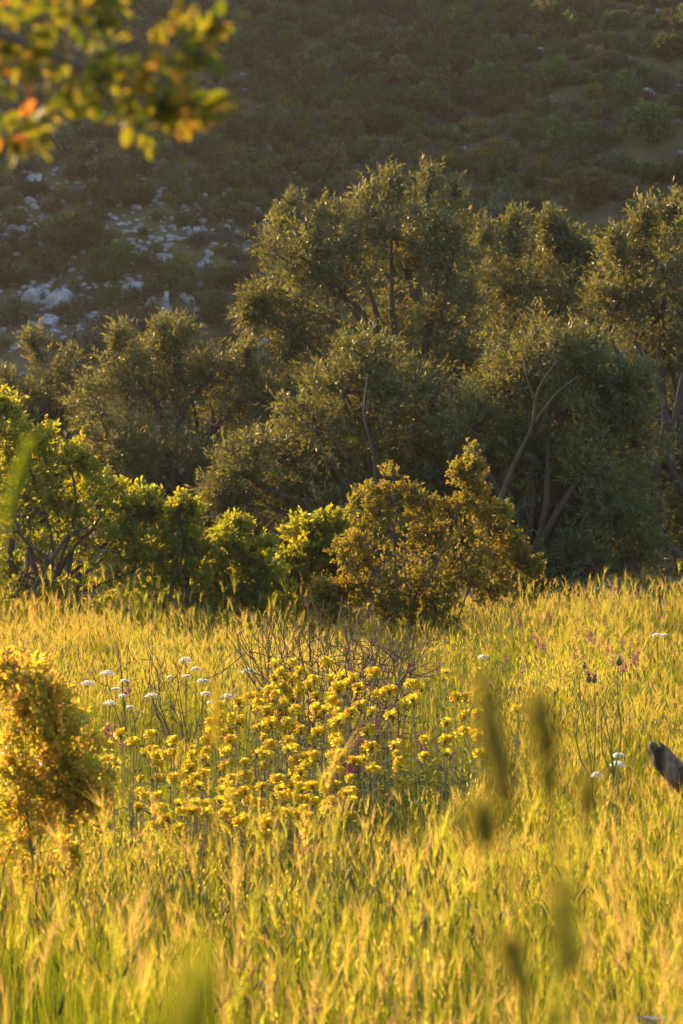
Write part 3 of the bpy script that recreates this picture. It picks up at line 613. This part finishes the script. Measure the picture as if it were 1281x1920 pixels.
named_rocks = [(252,556,26,'flat pale boulder just above the low olive crown, left of its neighbour'),(300,572,32,'broadest flat boulder directly above the low olive crown'),(356,566,18,'pale boulder right of the broadest flat boulder'),
 (105,575,30,'tilted slab of pale rock right of the blue-green left edge bush'),(60,570,24,'grey slab touching the blue-green left edge bush'),(90,605,20,'pale rock below the tilted slab near the left edge'),
 (288,540,13,'small pale rock on top of the flat boulders'),(472,472,20,'double pale rock left of the tallest olive crown'),(450,470,12,'small rock leaning at the left of the double pale rock'),
 (480,284,22,'main pale rock of the small outcrop left of centre'),(505,280,13,'smaller rock at the right of the small outcrop'),(500,300,12,'low rock at the foot of the small outcrop'),
 (676,90,16,'grey rock right of the dark bush near the top centre'),(724,84,10,'small grey rock right of another near the top centre'),(832,246,11,'left rock of a pair above the tallest olive'),(853,248,9,'right rock of a pair above the tallest olive'),
 (1215,180,14,'largest stone in the narrow rock chute near the right edge'),(1207,200,10,'lower stone of the narrow rock chute near the right edge'),(185,100,10,'pale stone glimpsed behind the hanging oak branch'),(130,555,20,'pale boulder between the tilted slab and low green bush'),
 (170,312,12,'thin pale slab just above the small yellowish green bush')]
for i, (px, py, r, lab) in enumerate(named_rocks): rock(px, py, r * 1.25, lab, i)
def scree():
    zones = [(120, 370, 130, 70, 'pale broken rock on the slope under the hanging oak branch', 26), (60, 440, 70, 70, 'pale rock left of the largest dark slope bush', 20), (300, 450, 90, 60, 'pale rock in the band right of the largest dark slope bush', 24),
             (110, 600, 110, 45, 'pale rock among the boulders above the left edge olive', 26), (330, 560, 120, 30, 'pale rock beside the flat boulders above the low olive', 16), (420, 440, 70, 70, 'pale rock scattered left of the tallest olive crown', 14), (20, 400, 60, 50, 'pale rock by the left edge of the slope', 12), (500, 620, 60, 30, 'pale rock seen between the low olive and the tallest olive', 8)]
    n = 0
    for cx, cy, sx, sy, lab, m in zones:
        for _ in range(m):
            px = random.gauss(cx, sx * .85); py = random.gauss(cy, sy * .9)
            if px < -15 or py < 240: continue
            rock(px, py, random.uniform(6, 14) * (1.7 if random.random() < .15 else 1), lab, random.randrange(6)); n += 1
    P = []
    for cx, cy, sx, sy, lab, m in zones:
        for _ in range(m * 6):
            px = random.gauss(cx, sx * 1.0); py = random.gauss(cy, sy * 1.0)
            if py > 230 and px > -80: P.append(hit(px, py))
    for _ in range(120):
        P.append(hit(random.uniform(400, 1300), random.uniform(0, 420)))
    P = np.array(P); n = len(P); sc = rng.uniform(.045, .15, n)
    scatter('scree', [rock_mb(40 + i, .6, 2, 7) for i in range(4)], [M_rock], P, np.stack([rng.normal(.2, .2, n), rng.normal(0, .2, n), rng.uniform(0, 6.28, n)], -1), np.stack([sc * 1.4, sc, sc], -1), rng.integers(0, 4, n), 'small pale stones strewn over the rocky slope')
scree()

# ------------------------------------------------------------------ yellow flowering sage
ORD = ['first','second','third','fourth','fifth','sixth','seventh','eighth','ninth','tenth','eleventh','twelfth','thirteenth','fourteenth','fifteenth','sixteenth','seventeenth','eighteenth','nineteenth','twentieth','twenty-first','twenty-second','twenty-third','twenty-fourth','twenty-fifth','twenty-sixth','twenty-seventh','twenty-eighth','twenty-ninth','thirtieth'] + ['thirty-' + w_ for w_ in ('first','second','third','fourth','fifth','sixth','seventh','eighth','ninth')]
FLORET = ([(0, 0, 0), (.45, .16, .10), (.45, -.16, .10), (.80, .30, .34), (.80, -.30, .34), (1.10, .22, .26), (1.10, -.22, .26), (1.28, 0, .02), (.62, .20, -.12), (.62, -.20, -.12), (1.0, .26, -.30), (1.0, -.26, -.30), (.95, 0, .44)],
          [(0, 1, 2), (1, 3, 12), (1, 12, 2), (2, 12, 4), (3, 5, 12), (5, 7, 12), (7, 6, 12), (6, 4, 12), (0, 8, 9), (8, 10, 11), (8, 11, 9), (1, 8, 3), (2, 4, 9)])
def whorl(r, z, n=15, bud=False, full=True):
    mb = MB(); cal = MB()
    # calyx dome
    a = np.arange(10) * .6283; ring = []
    for k, (rr, zz) in enumerate([(.22, -.35), (.42, -.15), (.40, .12), (.24, .28), (.04, .33)]): ring.append(np.stack([np.cos(a) * rr * r, np.sin(a) * rr * r, np.full(10, zz * r + z)], -1))
    V = np.concatenate(ring); F = [(i * 10 + j, i * 10 + (j + 1) % 10, i * 10 + 10 + (j + 1) % 10, i * 10 + 10 + j) for i in range(4) for j in range(10)]
    cal.add(V, F, .4)
    m = 12; aa = rng.uniform(0, 6.28, m); el = rng.uniform(-.2, 1.2, m); D = np.stack([np.cos(aa) * np.cos(el), np.sin(aa) * np.cos(el), np.sin(el)], -1)
    stamp(cal, *LEAF4, D * r * .3 + [0, 0, z], D + [0, 0, .2], rng.normal(size=(m, 3)), r * .36, r * .16)
    # bracts below
    for az in (0.4, 3.5): stamp(cal, *LEAF6, np.array([[0, 0, z - r * .3]]), np.array([unit_az(az) + [0, 0, -.5]]), np.array([[0, 0, 1.0]]), r * 1.1, r * .5, tint=.6)
    if not bud:
        aa = np.arange(n) * 6.283 / n + rng.normal(0, .12, n); el = rng.uniform(-.3, .75, n)
        D = np.stack([np.cos(aa) * np.cos(el), np.sin(aa) * np.cos(el), np.sin(el)], -1)
        stamp(mb, *FLORET, D * r * .35 + [0, 0, z + r * .02], D, np.tile([0, 0, 1.0], (n, 1)), r * .70 * rng.uniform(.75, 1.15, n), r * 1.25, r * 1.0, tint=np.clip(rng.normal(.5, .28, n), 0, 1))
        if full:
            n2 = n // 2; aa = rng.uniform(0, 6.28, n2); el = rng.uniform(.6, 1.1, n2); D = np.stack([np.cos(aa) * np.cos(el), np.sin(aa) * np.cos(el), np.sin(el)], -1)
            stamp(mb, *FLORET, D * r * .28 + [0, 0, z], D, rng.normal(size=(n2, 3)) * .4 + D[:, [1, 0, 2]] * [-1, 1, 0] + [0, 0, .3], r * .62, r * .85, r * .6, tint=np.clip(rng.normal(.45, .25, n2), 0, 1))
    return cal, mb
def sage_proto(kind):
    root = thing('yellow_sage', (0, 0, 0), 'tmp', 'wildflower', 'yellow flowering sage stems')
    h = .8; sm = MB(); lean = random.uniform(-.04, .04); p = np.array([[0, 0, 0], [lean * .3, 0, h * .35], [lean * .8, .01, h * .7], [lean, 0, h]])
    tube(sm, p, [.0042, .004, .0036, .003], 6, .6); sm.build('stem', M_sstem, root)
    tiers = {'one': [(h, .035)], 'two': [(h, .031), (h - .085, .036)], 'bud': [(h, .022)], 'three': [(h, .026), (h - .07, .033), (h - .15, .034)], 'half': [(h, .032)]}[kind]
    for z, r in tiers:
        cal, fl = whorl(r, 0, 16 if kind != 'half' else 9, kind == 'bud', kind != 'half')
        for m_ in (cal, fl): m_.v = [a + [lean * z / h, 0, z] for a in m_.v]
        c = cal.build('calyx', M_calyx, root)
        if kind != 'bud': fl.build('petals', M_petal, c)
    lv = MB()
    for z in np.linspace(.06, h - .16, 7):
        a = random.uniform(0, 3.14); s = np.interp(z, [0, h], [.085, .045])
        for q in (0, 3.14):
            P = np.array([[lean * z / h, 0, z]]); stamp(lv, *LEAF6, P, np.array([unit_az(a + q) + [0, 0, random.uniform(.1, .7)]]), np.array([[0, 0, 1.0]]), s, s * .42, tint=random.random())
    m = 14; aa = rng.uniform(0, 6.28, m); stamp(lv, *LEAF6, np.stack([np.cos(aa) * .04, np.sin(aa) * .04, rng.uniform(.1, .45, m)], -1), np.stack([np.cos(aa), np.sin(aa), rng.uniform(0, 1, m)], -1), np.tile([0, 0, 1.0], (m, 1)), .075, .03)
    lv.build('foliage', M_sage, root)
    return root
def inside(poly, x, y):
    c = False; j = len(poly) - 1
    for i in range(len(poly)):
        if (poly[i][1] > y) != (poly[j][1] > y) and x < (poly[j][0] - poly[i][0]) * (y - poly[i][1]) / (poly[j][1] - poly[i][1]) + poly[i][0]: c = not c
        j = i
    return c
def sages():
    kinds = ['one', 'two', 'bud', 'three', 'half', 'two', 'one', 'half', 'one']
    protos = [sage_proto(k) for k in kinds]
    words = {'one': 'single-tiered yellow sage', 'two': 'two-tiered yellow sage', 'bud': 'green budded sage', 'three': 'three-tiered yellow sage', 'half': 'half-opened yellow sage'}
    fixed = [(518,1247),(545,1245),(532,1256),(562,1262),(611,1243),(585,1277),(606,1275),(598,1293),(640,1284),(660,1286),(685,1266),(704,1265),(688,1292),(718,1294),(490,1294),(506,1306),(832,1260),(799,1283),(803,1293),(897,1262),(948,1287),(838,1305),(860,1310),(734,1305),(448,1307),(404,1328),(416,1322),(380,1370),(300,1378),(260,1376),(190,1402),(282,1372),(852,1372),(840,1378),(975,1330),(920,1308)]
    poly = [(180,1400),(250,1385),(320,1385),(380,1325),(470,1300),(520,1262),(620,1262),(720,1285),(750,1315),(790,1300),(860,1300),(930,1330),(925,1385),(860,1400),(810,1420),(720,1430),(680,1480),(640,1525),(560,1540),(440,1545),(300,1530),(235,1500),(240,1450)]
    pts = list(fixed)
    for _ in range(9000):
        x, y = random.uniform(170, 950), random.uniform(1240, 1560)
        if not inside(poly, x, y): continue
        dmin = (15 if x < 660 else 19) + 34 * max(0, float(vnoise(x / 38 + 3, y / 24)) - .42) + (7 if x < 330 or x > 760 else 0)
        if x > 640 and y > 1330 and y < 1480 and random.random() < .6: continue
        if all((x - a) ** 2 + ((y - b) * 1.2) ** 2 > dmin * dmin for a, b in pts): pts.append((x, y))
    pts = pts[:292]; pts.sort(key=lambda p: p[1])
    rows = {}
    for (px, py) in pts:
        k = min(int((py - 1238) / 18), 17); rows.setdefault(k, []).append((px, py))
    used = set(); first = True
    for k in sorted(rows):
        row = sorted(rows[k])
        for i, (px, py) in enumerate(row):
            Y = np.interp(py, [1240, 1400, 1545], [12.2, 10.6, 9.2]) + random.uniform(-.15, .15)
            p = at(px, py, Y); g = float(ground(p[0], p[1])); hgt = p[2] - g
            j = random.randrange(9) if random.random() > .12 else 2
            if hgt < .45: j = 6
            lab = f"{words[kinds[j]]} stem, {ORD[i]} from left in the {ORD[k]} row from the back"
            loc = (p[0], p[1], g)
            s = hgt / .8; sxy = float(np.clip(s, .92, 1.12)) * random.uniform(.68, 1.0)
            if j not in used:
                used.add(j); r = protos[j]; r.location = [float(c) for c in loc]; r.rotation_euler = (0, 0, random.uniform(0, 6.28)); r.scale = (sxy, sxy, s); r['label'] = lab
            else: dup(protos[j], loc, random.uniform(0, 6.28), (sxy, sxy, s), lab, (random.uniform(-.11, .11), random.uniform(-.11, .11)))
    for j, r in enumerate(protos):
        if j not in used:
            for c in list(r.children):
                for d in list(c.children): bpy.data.objects.remove(d)
                bpy.data.objects.remove(c)
            bpy.data.objects.remove(r)
sages()

# ------------------------------------------------------------------ white umbels
def umbel_proto(r=.026, tilt=.0):
    root = thing('white_umbel', (0, 0, 0), 'tmp', 'wildflower', 'white umbel flowers')
    h = .7; sm = MB(); tube(sm, [[0, 0, 0], [.01, 0, h * .5], [0, 0, h - .03]], [.003, .0025, .002], 5)
    um = MB(); m = 26
    rr = r * np.sqrt((np.arange(m) + .5) / m); aa = np.arange(m) * 2.39996
    E = np.stack([np.cos(aa) * rr, np.sin(aa) * rr, h + .006 - rr * rr * 13 + rng.normal(0, .001, m)], -1)
    T = ([(0, -.5, 0), (0, .5, 0), (1, 0, 0)], [(0, 1, 2)])
    b = np.array([0, 0, h - .03]); stamp(sm, *T, np.tile(b, (m, 1)), E - b, rng.normal(size=(m, 3)), np.linalg.norm(E - b, axis=1), .0014)
    for _ in range(3): g_blade_like(sm, np.array([0, 0, random.uniform(.1, .4)]))
    k = 9; a2 = np.tile(np.arange(k) * .698, m); C = np.repeat(E, k, 0); D = np.stack([np.cos(a2), np.sin(a2), .25 + 0 * a2], -1)
    stamp(um, *LEAF4, C, D, np.tile([0, 0, 1.0], (len(C), 1)), .0055, .0045)
    stamp(um, *LEAF4, C - [0, 0, .002], rng.normal(size=C.shape) * [1, 1, .4] + [0, 0, .5], rng.normal(size=C.shape), .009, .008)
    sm.build('stem', M_spike, root); um.build('flower_head', M_white, root); return root
def g_blade_like(mb, b):
    n = 7; a = random.uniform(0, 6.28); P = b + np.outer(np.linspace(.01, .09, n), unit_az(a)) + np.outer(np.linspace(0, .04, n), [0, 0, 1]); 
    stamp(mb, *LEAF4, np.repeat(P, 2, 0), np.repeat(np.array([unit_az(a + .9), unit_az(a - .9)]), n, 0)[:2 * n] + [0, 0, .3], np.tile([0, 0, 1.0], (2 * n, 1)), .02, .006)
um = [umbel_proto(.037), umbel_proto(.031), umbel_proto(.022)]
whites = [(165,1279,.95,0,'white umbel furthest left of the group, above the orange-leaved shrub'),(200,1260,.9,0,'white umbel second from left, higher than the furthest left one'),(205,1316,.9,0,'lowest large white umbel on the left of the group'),
 (230,1304,.75,1,'flat white umbel just above the lowest large one'),(285,1302,.9,0,'tilted white umbel standing alone in the middle of the group'),(348,1235,.85,0,'topmost white umbel, in front of the bare twigs'),(367,1253,.75,1,'white umbel right below the topmost one'),
 (380,1276,.95,1,'narrow flat white umbel right of the bare grey twigs'),(386,1300,.9,1,'small flat white umbel under the narrow flat one'),(425,1304,.95,0,'white umbel touching the upper left of the yellow flowers'),(465,1256,.9,0,'white umbel beside the dark seed stalks'),
 (234,1277,.8,2,'tiny white umbel under a curled dry stem'),(217,1292,.9,2,'dull tiny umbel between two larger left ones'),(244,1326,.8,2,'tiny white umbel lowest of the group near purple vetch'),(320,1270,.7,2,'tiny white umbel almost hidden by bare twigs'),(350,1268,.8,2,'tiny white umbel behind the twigs, below the topmost one'),
 (395,1318,.8,2,'tiny white umbel above the left corner of the yellow flowers'),(1160,1415,.9,1,'upper white umbel beside the green thistle stem at right'),(1158,1430,1.0,0,'lower white umbel beside the green thistle stem at right'),(1118,1452,.8,1,'small white umbel at the foot of the thistle stem'),
 (1232,1190,.8,1,'white umbel at the far right edge of the meadow among purple vetch'),(1246,1191,.7,2,'tiny white umbel next to the far right one'),(905,1231,.7,1,'single white umbel in the green grass right of the bare bush'),(165,1392,.8,2,'tiny white umbel half hidden in the orange-leaved shrub')]
seen = set()
for (px, py, s, j, lab) in whites:
    Y = np.interp(py, [1185, 1235, 1330, 1455], [17, 14.5, 12.5, 9.5]); p = at(px, py, Y); g = float(ground(p[0], p[1])); sz = (p[2] - g) / .7
    til = (random.uniform(-.12, .0), random.uniform(-.1, .1)); s = s * Y / 13.0
    if j not in seen:
        seen.add(j); r = um[j]; r.location = (p[0], p[1], g); r.scale = (s, s, sz); r['label'] = lab; r.rotation_euler = (0, 0, random.uniform(0, 6))
    else: dup(um[j], (p[0], p[1], g), random.uniform(0, 6), (s, s, sz), lab)

# ------------------------------------------------------------------ purple vetch spikes
def vetch_proto():
    root = thing('purple_vetch', (0, 0, 0), 'tmp', 'wildflower', 'purple vetch spikes in the grass')
    h = .6; sm = MB(); tube(sm, [[0, 0, 0], [.02, 0, h * .5], [0, 0, h]], [.002, .0018, .001], 4)
    for z in np.linspace(.15, h - .1, 6):
        a = random.uniform(0, 6.28); n = 6; P = np.array([0, 0, z]) + np.outer(np.linspace(.01, .05, n), unit_az(a)); stamp(sm, *LEAF4, P, np.tile(unit_az(a + 1.2), (n, 1)), np.tile([0, 0, 1.0], (n, 1)), .018, .006)
    sm.build('stem', M_spike, root); fl = MB(); n = 26; t = rng.random(n); a = rng.uniform(0, 6.28, n)
    P = np.stack([np.cos(a) * .003, np.sin(a) * .003, h - .055 + .06 * t], -1); D = np.stack([np.cos(a), np.sin(a), rng.uniform(-.5, .4, n)], -1)
    stamp(fl, *LEAF6, P, D, rng.normal(size=(n, 3)), .013 * (1.15 - t * .5), .007); fl.build('flower_spike', M_purple, root); return root
vp = vetch_proto()
vz = [(1080,1190,90,40,15,'purple vetch spike in the far right grass'),(1180,1215,50,30,7,'purple vetch spike near the right edge, behind the thistles'),(700,1370,60,22,14,'purple vetch spike inside the yellow flowers'),(655,1420,30,25,6,'violet vetch spike low between yellow flowers'),(680,1235,30,14,5,'pink vetch spike among the bare bush twigs'),
      (200,1370,45,18,5,'purple vetch spike right of the orange-leaved shrub'),(250,1285,30,10,2,'purple vetch spike under the white umbels'),(790,1240,30,25,5,'pink vetch spike in the green grass right of the bare bush'),(960,1200,40,40,6,'purple vetch spike in grass near the golden shrub shadow')]
f1 = True
for cx, cy, sx, sy, n, lab in vz:
    for _ in range(n):
        px, py = random.gauss(cx, sx * .6), random.gauss(cy, sy * .6); Y = np.interp(py, [1130, 1235, 1330, 1480], [20, 15, 12, 10]); p = at(px, py, Y); g = float(ground(p[0], p[1])); s = max(.4, (p[2] - g) / .6)
        if f1: f1 = False; vp.location = (p[0], p[1], g); vp.scale = (1, 1, s); vp['label'] = lab
        else: dup(vp, (p[0], p[1], g), random.uniform(0, 6), (1.1, 1.1, s), lab)

# ------------------------------------------------------------------ thistles
def thistle(px, py, Y, heads, label, mpet, stemtop=None):
    base = at(px + 6, py, Y); base[2] = ground(base[0], Y); root = thing('thistle', base, label, 'thistle', 'thistles at the right')
    sm = MB(); fork = at(px + 3, py + 45, Y) - base; tube(sm, curve_pts([0, 0, -.02], fork, 8, 0, .03), np.linspace(.006, .004, 8), 6)
    for (hx, hy, r) in heads:
        e = at(hx, hy, Y) - base; tube(sm, curve_pts(fork, e, 6, 0, .06), np.linspace(.0035, .002, 6), 5)
    n = 46; t = rng.random(n); a = rng.uniform(0, 6.28, n); P = np.outer(t, fork); stamp(sm, *LEAF4, P, np.stack([np.cos(a), np.sin(a), 0 * a + .6], -1), rng.normal(size=(n, 3)), .05 * (1.1 - t), .010)
    sm.build('stem', M_spike, root)
    for (hx, hy, r) in heads:
        e = at(hx, hy, Y) - base; cal = MB(); spindle(cal, e - [0, 0, r * 1.3], np.array([0, 0, 1.0]), r * 1.6, r * .75, 8, tint=.3, mat=0)
        n = 30; a = rng.uniform(0, 6.28, n); el = rng.uniform(-.6, .8, n); D = np.stack([np.cos(a) * np.cos(el), np.sin(a) * np.cos(el), np.sin(el)], -1); stamp(cal, *LEAF4, e - [0, 0, r * .5] + D * r * .6, D, rng.normal(size=(n, 3)), r * .6, r * .12)
        c = cal.build('calyx', M_calyx, root)
        fl = MB(); n = 70; a = rng.uniform(0, 6.28, n); k = rng.random(n) * .7; D = np.stack([np.cos(a) * k, np.sin(a) * k, 0 * a + 1], -1); stamp(fl, *LEAF4, e + D * r * .05, D, rng.normal(size=(n, 3)), r * 1.2, r * .16); fl.build('petals', mpet, c)
thistle(1108, 1420, 10.6, [(1104, 1270, .017), (1115, 1272, .015), (1096, 1247, .012)], 'branched thistle with two open purple heads and a bud above', M_purple)
thistle(1150, 1430, 10.9, [(1161, 1237, .020)], 'taller thistle with one pale pink head, right of the purple ones', M_pink)
thistle(1148, 1410, 9.8, [(1120, 1300, .006), (1160, 1330, .006), (1128, 1345, .006), (1150, 1262, .005)], 'tall green branching stem without open flowers between the thistles', M_purple)

# ------------------------------------------------------------------ dry bare shrubs and seed stalks
def dry_bush(px, py, Y, W, Hh, n, label, kids=5, skew=0.0, r0=.006):
    base = at(px, py, Y); base[2] = ground(base[0], Y); root = thing('bare_shrub', base, label, 'bare shrub', 'bare dry shrubs in the meadow'); root_h = (H - (py - 960) / FPX * Y) - base[2]
    mb = MB()
    for i in range(n):
        a = random.gauss(skew, .55); L = Hh * random.uniform(.55, 1.05); rr = random.uniform(-.15, .15)
        s = np.array([random.gauss(0, .05), random.gauss(0, .08), 0.0]); e = np.array([math.sin(a) * W, random.gauss(0, W * .45), root_h + L * math.cos(a * .8)])
        p = curve_pts(s, e, 9, 0, .045); p[:, 2] = s[2] + (e[2] - s[2]) * np.linspace(0, 1, 9) ** .9; tube(mb, p, np.linspace(r0, r0 * .3, 9), 5)
        for _ in range(kids):
            k = random.randrange(3, 8); d = norm(p[k] - p[k - 1] + rng.normal(size=3) * .28 + [0, 0, .08]); l = random.uniform(.12, .36) * Hh * 1.6; q = curve_pts(p[k], p[k] + d * l, 6, random.uniform(-.08, .1), .04); tube(mb, q, np.linspace(r0 * .55, r0 * .2, 6), 4)
            for _ in range(2):
                kk = random.randrange(2, 5); d2 = norm(d + rng.normal(size=3) * .35); tube(mb, curve_pts(q[kk], q[kk] + d2 * l * .5, 4, 0, .05), np.linspace(r0 * .3, r0 * .15, 4), 3)
    mb.build('twigs', M_dry, root)
dry_bush(612, 1290, 13.2, .62, .44, 40, 'wide bare brown shrub of thin fanning twigs behind the yellow flowers', 6, .25)
dry_bush(700, 1300, 13.6, .25, .36, 16, 'smaller bare shrub at the right end of the wide one, above yellow flowers', 5, .3)
dry_bush(345, 1290, 14.2, .26, .30, 9, 'sparse bare grey twigs standing behind the right-hand white umbels', 4, -.35, .0045)
dry_bush(250, 1280, 15.0, .20, .40, 6, 'thin bare upright twigs behind the left-hand white umbels', 3, -.3, .0045)
dry_bush(415, 1350, 12.6, .12, .30, 5, 'small bare grey twig leaning beside the left corner of the yellow flowers', 3, .4, .0045)
def stalk(px0, py0, px1, py1, Y, label):
    b = at(px0, py0, Y); b[2] = ground(b[0], Y); root = thing('dry_seed_stalk', b, label, 'seed stalk', 'dark dry seed stalks'); e = at(px1, py1, Y) - b
    sm = MB(); p = curve_pts([0, 0, 0], e, 10, 0, .03); tube(sm, p, np.linspace(.004, .0018, 10), 5); sm.build('stem', M_dry, root)
    cm = MB(); n = 46; t = .4 + .6 * (np.arange(n) + rng.random(n)) / n; P = np.stack([np.interp(t, np.linspace(0, 1, 10), p[:, i]) for i in range(3)], -1); a = np.arange(n) * 2.4
    D = np.stack([np.cos(a), np.sin(a), 0 * a + .8], -1)
    OC = ([(0, 0, 0), (.5, .5, 0), (.5, 0, .5), (.5, -.5, 0), (.5, 0, -.5), (1, 0, 0)], [(0, 1, 2), (0, 2, 3), (0, 3, 4), (0, 4, 1), (5, 2, 1), (5, 3, 2), (5, 4, 3), (5, 1, 4)])
    stamp(cm, *OC, P, D, rng.normal(size=(n, 3)), .012, .009, .009); cm.build('seed_capsules', M_capsule, root)
stalk(527, 1330, 521, 1138, 12.8, 'tallest straight dark seed stalk left of the bare shrub')
stalk(520, 1330, 484, 1200, 12.7, 'dark seed stalk leaning left of the tallest one')
stalk(530, 1330, 560, 1195, 12.7, 'dark seed stalk leaning right of the tallest one')
stalk(515, 1330, 505, 1185, 12.9, 'shorter dark seed stalk close to the left side of the tallest one')
stalk(524, 1330, 540, 1215, 12.6, 'short dark seed stalk between the tallest and the right-leaning one')

# ------------------------------------------------------------------ foreground grass stalks out of focus, and odd seed heads
M_darkhead = leaf_mat('dry_seed_head', [(0, (.14, .13, .03)), (1, (.28, .22, .06))], [(0, (.40, .36, .04)), (1, (.6, .48, .08))], .45, .6, .2)
def fox(px, py, Y, Lpx, Wpx, tiltpx, label, mats=(M_stem, M_darkhead), name='grass_stalk', tint=.3):
    """seed head centred at px,py; tiltpx = how far its top leans sideways"""
    top = at(px + tiltpx / 2, py - Lpx / 2, Y); bot = at(px - tiltpx / 2, py + Lpx / 2, Y); bx = bot[0] - (top - bot)[0] * 1.0
    g = float(ground(bx, Y)); base = np.array([bx, Y + .05, g]); root = thing(name, base, label, 'grass stalk', 'seed heads of tall grass close to the lens')
    sm = MB(); tube(sm, curve_pts([0, 0, -.02], bot - base, 8, 0, .02), np.linspace(.0022, .0013, 8), 5, .5); sm.build('stem', mats[0], root)
    hm = MB(); L = np.linalg.norm(top - bot); d = norm(top - bot); r = Wpx * .7 / FPX * Y; pts, rad = spindle(hm, bot - base, d, L, r * .7, 7, tint=tint, mat=0, n=10)
    n = 160; t = rng.random(n); P = np.stack([np.interp(t, np.linspace(0, 1, 10), pts[:, i]) for i in range(3)], -1); rr = rng.normal(size=(n, 3)); rr = norm(rr - d * (rr @ d)[:, None])
    stamp(hm, *LEAF4, P + rr * (np.interp(t, np.linspace(0, 1, 10), rad))[:, None] * .7, rr * .6 + d, rng.normal(size=(n, 3)), r * 1.1, r * .4, tint=tint + .2 * rng.random(n))
    hm.build('seed_head', mats[1], root)
fox(928, 1400, 1.2, 250, 44, -50, 'longest dark out-of-focus grass head, standing right of the yellow flowers')
fox(1018, 1372, 1.15, 120, 42, -20, 'short thick blurred grass head right of the longest one')
fox(1026, 1462, 1.15, 60, 34, 0, 'tiny blurred seed head under the short thick one')
fox(1100, 1500, 1.20, 75, 30, 0, 'small round brownish blurred head above open grass at right')
fox(908, 1555, 1.15, 80, 42, -18, 'rounded olive blurred head under the longest one')
fox(1060, 1745, 1.40, 160, 36, -6, 'dark narrow upright blurred head low at right')
fox(968, 1815, 1.45, 120, 34, -38, 'slanting blurred head left of the dark narrow one')
fox(352, 1895, .58, 170, 70, 50, 'very blurred pale green head at the bottom, left of centre', (M_stem, M_head), tint=.0)
fox(405, 1345, 2.6, 110, 12, 4, 'thin pale blurred stalk in front of the left yellow flowers', (M_stem, M_head))
fox(30, 905, 1.7, 160, 18, 50, 'slim yellow-green blurred stalk in front of the largest green shrub', (M_stem, M_blade))
for (px, py, L, t, lab) in [(455,1845,60,50,'brown drooping grass ear near the bottom centre'),(420,1878,40,34,'brown grass ear tip just below the drooping one'),(592,1893,14,46,'short brown ear lying flat at the bottom centre'),(240,1812,44,26,'green nodding grass ear at bottom left'),(115,1885,40,10,'small upright green ear at the bottom left corner'),(795,1750,60,6,'green upright ear low in the middle of the grass')]:
    fox(px, py, 6.4, L, 9, t, lab, (M_stem, M_spike if 'green' in lab else M_red), name='grass_ear')

# ------------------------------------------------------------------ log and pale stone
def log():
    Y = 8.6; a = at(1232, 1402, Y); b = at(1345, 1545, Y - .1); base = b.copy(); base[2] = ground(b[0], b[1]); root = thing('broken_log', base, 'grey weathered broken log poking out of the grass at the right edge', 'log')
    mb = MB(); n = 26; ns = 22; p = np.array([b + (a - b) * t for t in np.linspace(0, 1, n)]); p[:, 2] += .01 * np.sin(np.linspace(0, 5, n)); ex = b + (b - a) * .9; ex[2] = max(ex[2], base[2] - .1)
    p = np.vstack([ex, (ex + b) / 2, p]) - base; n = len(p)
    t = norm(np.gradient(p, axis=0)); u = norm(np.cross(t, [.1, 1, .1])); v = np.cross(t, u); th = np.arange(ns) * 6.2832 / ns
    rad = np.interp(np.linspace(0, 1, n), [0, .8, .93, 1], [.046, .038, .038, .026])
    ridge = 1 + .22 * (vnoise(th * 3.1 + 2, np.zeros(ns)) - .5)[None] + .14 * fbm(np.linspace(0, 9, n)[:, None] + 0 * th[None], th[None] * 2.2 + 0 * rad[:, None], 3)
    V = p[:, None] + (rad[:, None] * ridge)[..., None] * (u[:, None] * np.cos(th)[None, :, None] + v[:, None] * np.sin(th)[None, :, None])
    V[-1] += t[-1] * (rng.random(ns) * .035 - .01)[:, None]; V[-2] += t[-1] * (rng.random(ns) * .012)[:, None]
    cap = V[-1] * .55 + p[-1] * .45 - t[-1] * .02; V = np.concatenate([V, cap[None], (np.repeat(p[-1][None], ns, 0) - t[-1] * .05)[None]], 0); n = len(V)
    i = np.arange(n - 1)[:, None] * ns; j = np.arange(ns)[None]; k = (j + 1) % ns; mb.add(V.reshape(-1, 3), np.stack([i + j, i + k, i + ns + k, i + ns + j], -1).reshape(-1, 4))
    mb.build('trunk', M_log, root, smooth=False)
    kb = MB(); q = at(1224, 1392, Y) - base; tube(kb, [q + [.012, 0, -.035], q + [-.004, -.01, -.008], q + [-.012, -.012, -.002]], [.022, .017, .007], 7, cap=True); kb.build('knot', M_log, root, smooth=False)
log()
p = at(1225, 1912, 6.5); o = link('pale_stone', rock_mb(77, .35).mesh('pale_stone', M_rock, False)); o.location = p; o.scale = (.075, .05, .05); o['label'] = 'flat pale stone showing through the grass at the bottom right corner'; o['category'] = 'stone'

# ------------------------------------------------------------------ evening haze in the air
def haze():
    mb = MB(); x, y0, y1, z0, z1 = 90, -6, 118, -3.2, 36
    V = [(-x, y0, z0), (x, y0, z0), (x, y1, z0), (-x, y1, z0), (-x, y0, z1), (x, y0, z1), (x, y1, z1), (-x, y1, z1)]
    mb.add(V, [(0, 3, 2, 1), (4, 5, 6, 7), (0, 1, 5, 4), (1, 2, 6, 5), (2, 3, 7, 6), (3, 0, 4, 7)])
    m = bpy.data.materials.new('haze'); m.use_nodes = True; t = m.node_tree; t.nodes.clear(); out = t.nodes.new('ShaderNodeOutputMaterial')
    p = t.nodes.new('ShaderNodeVolumePrincipled'); p.inputs['Density'].default_value = .00055; p.inputs['Color'].default_value = (.52, .47, .47, 1); p.inputs['Anisotropy'].default_value = .55
    t.links.new(p.outputs[0], out.inputs['Volume']); o = mb.build('haze', m, smooth=False); o['kind'] = 'stuff'
haze()
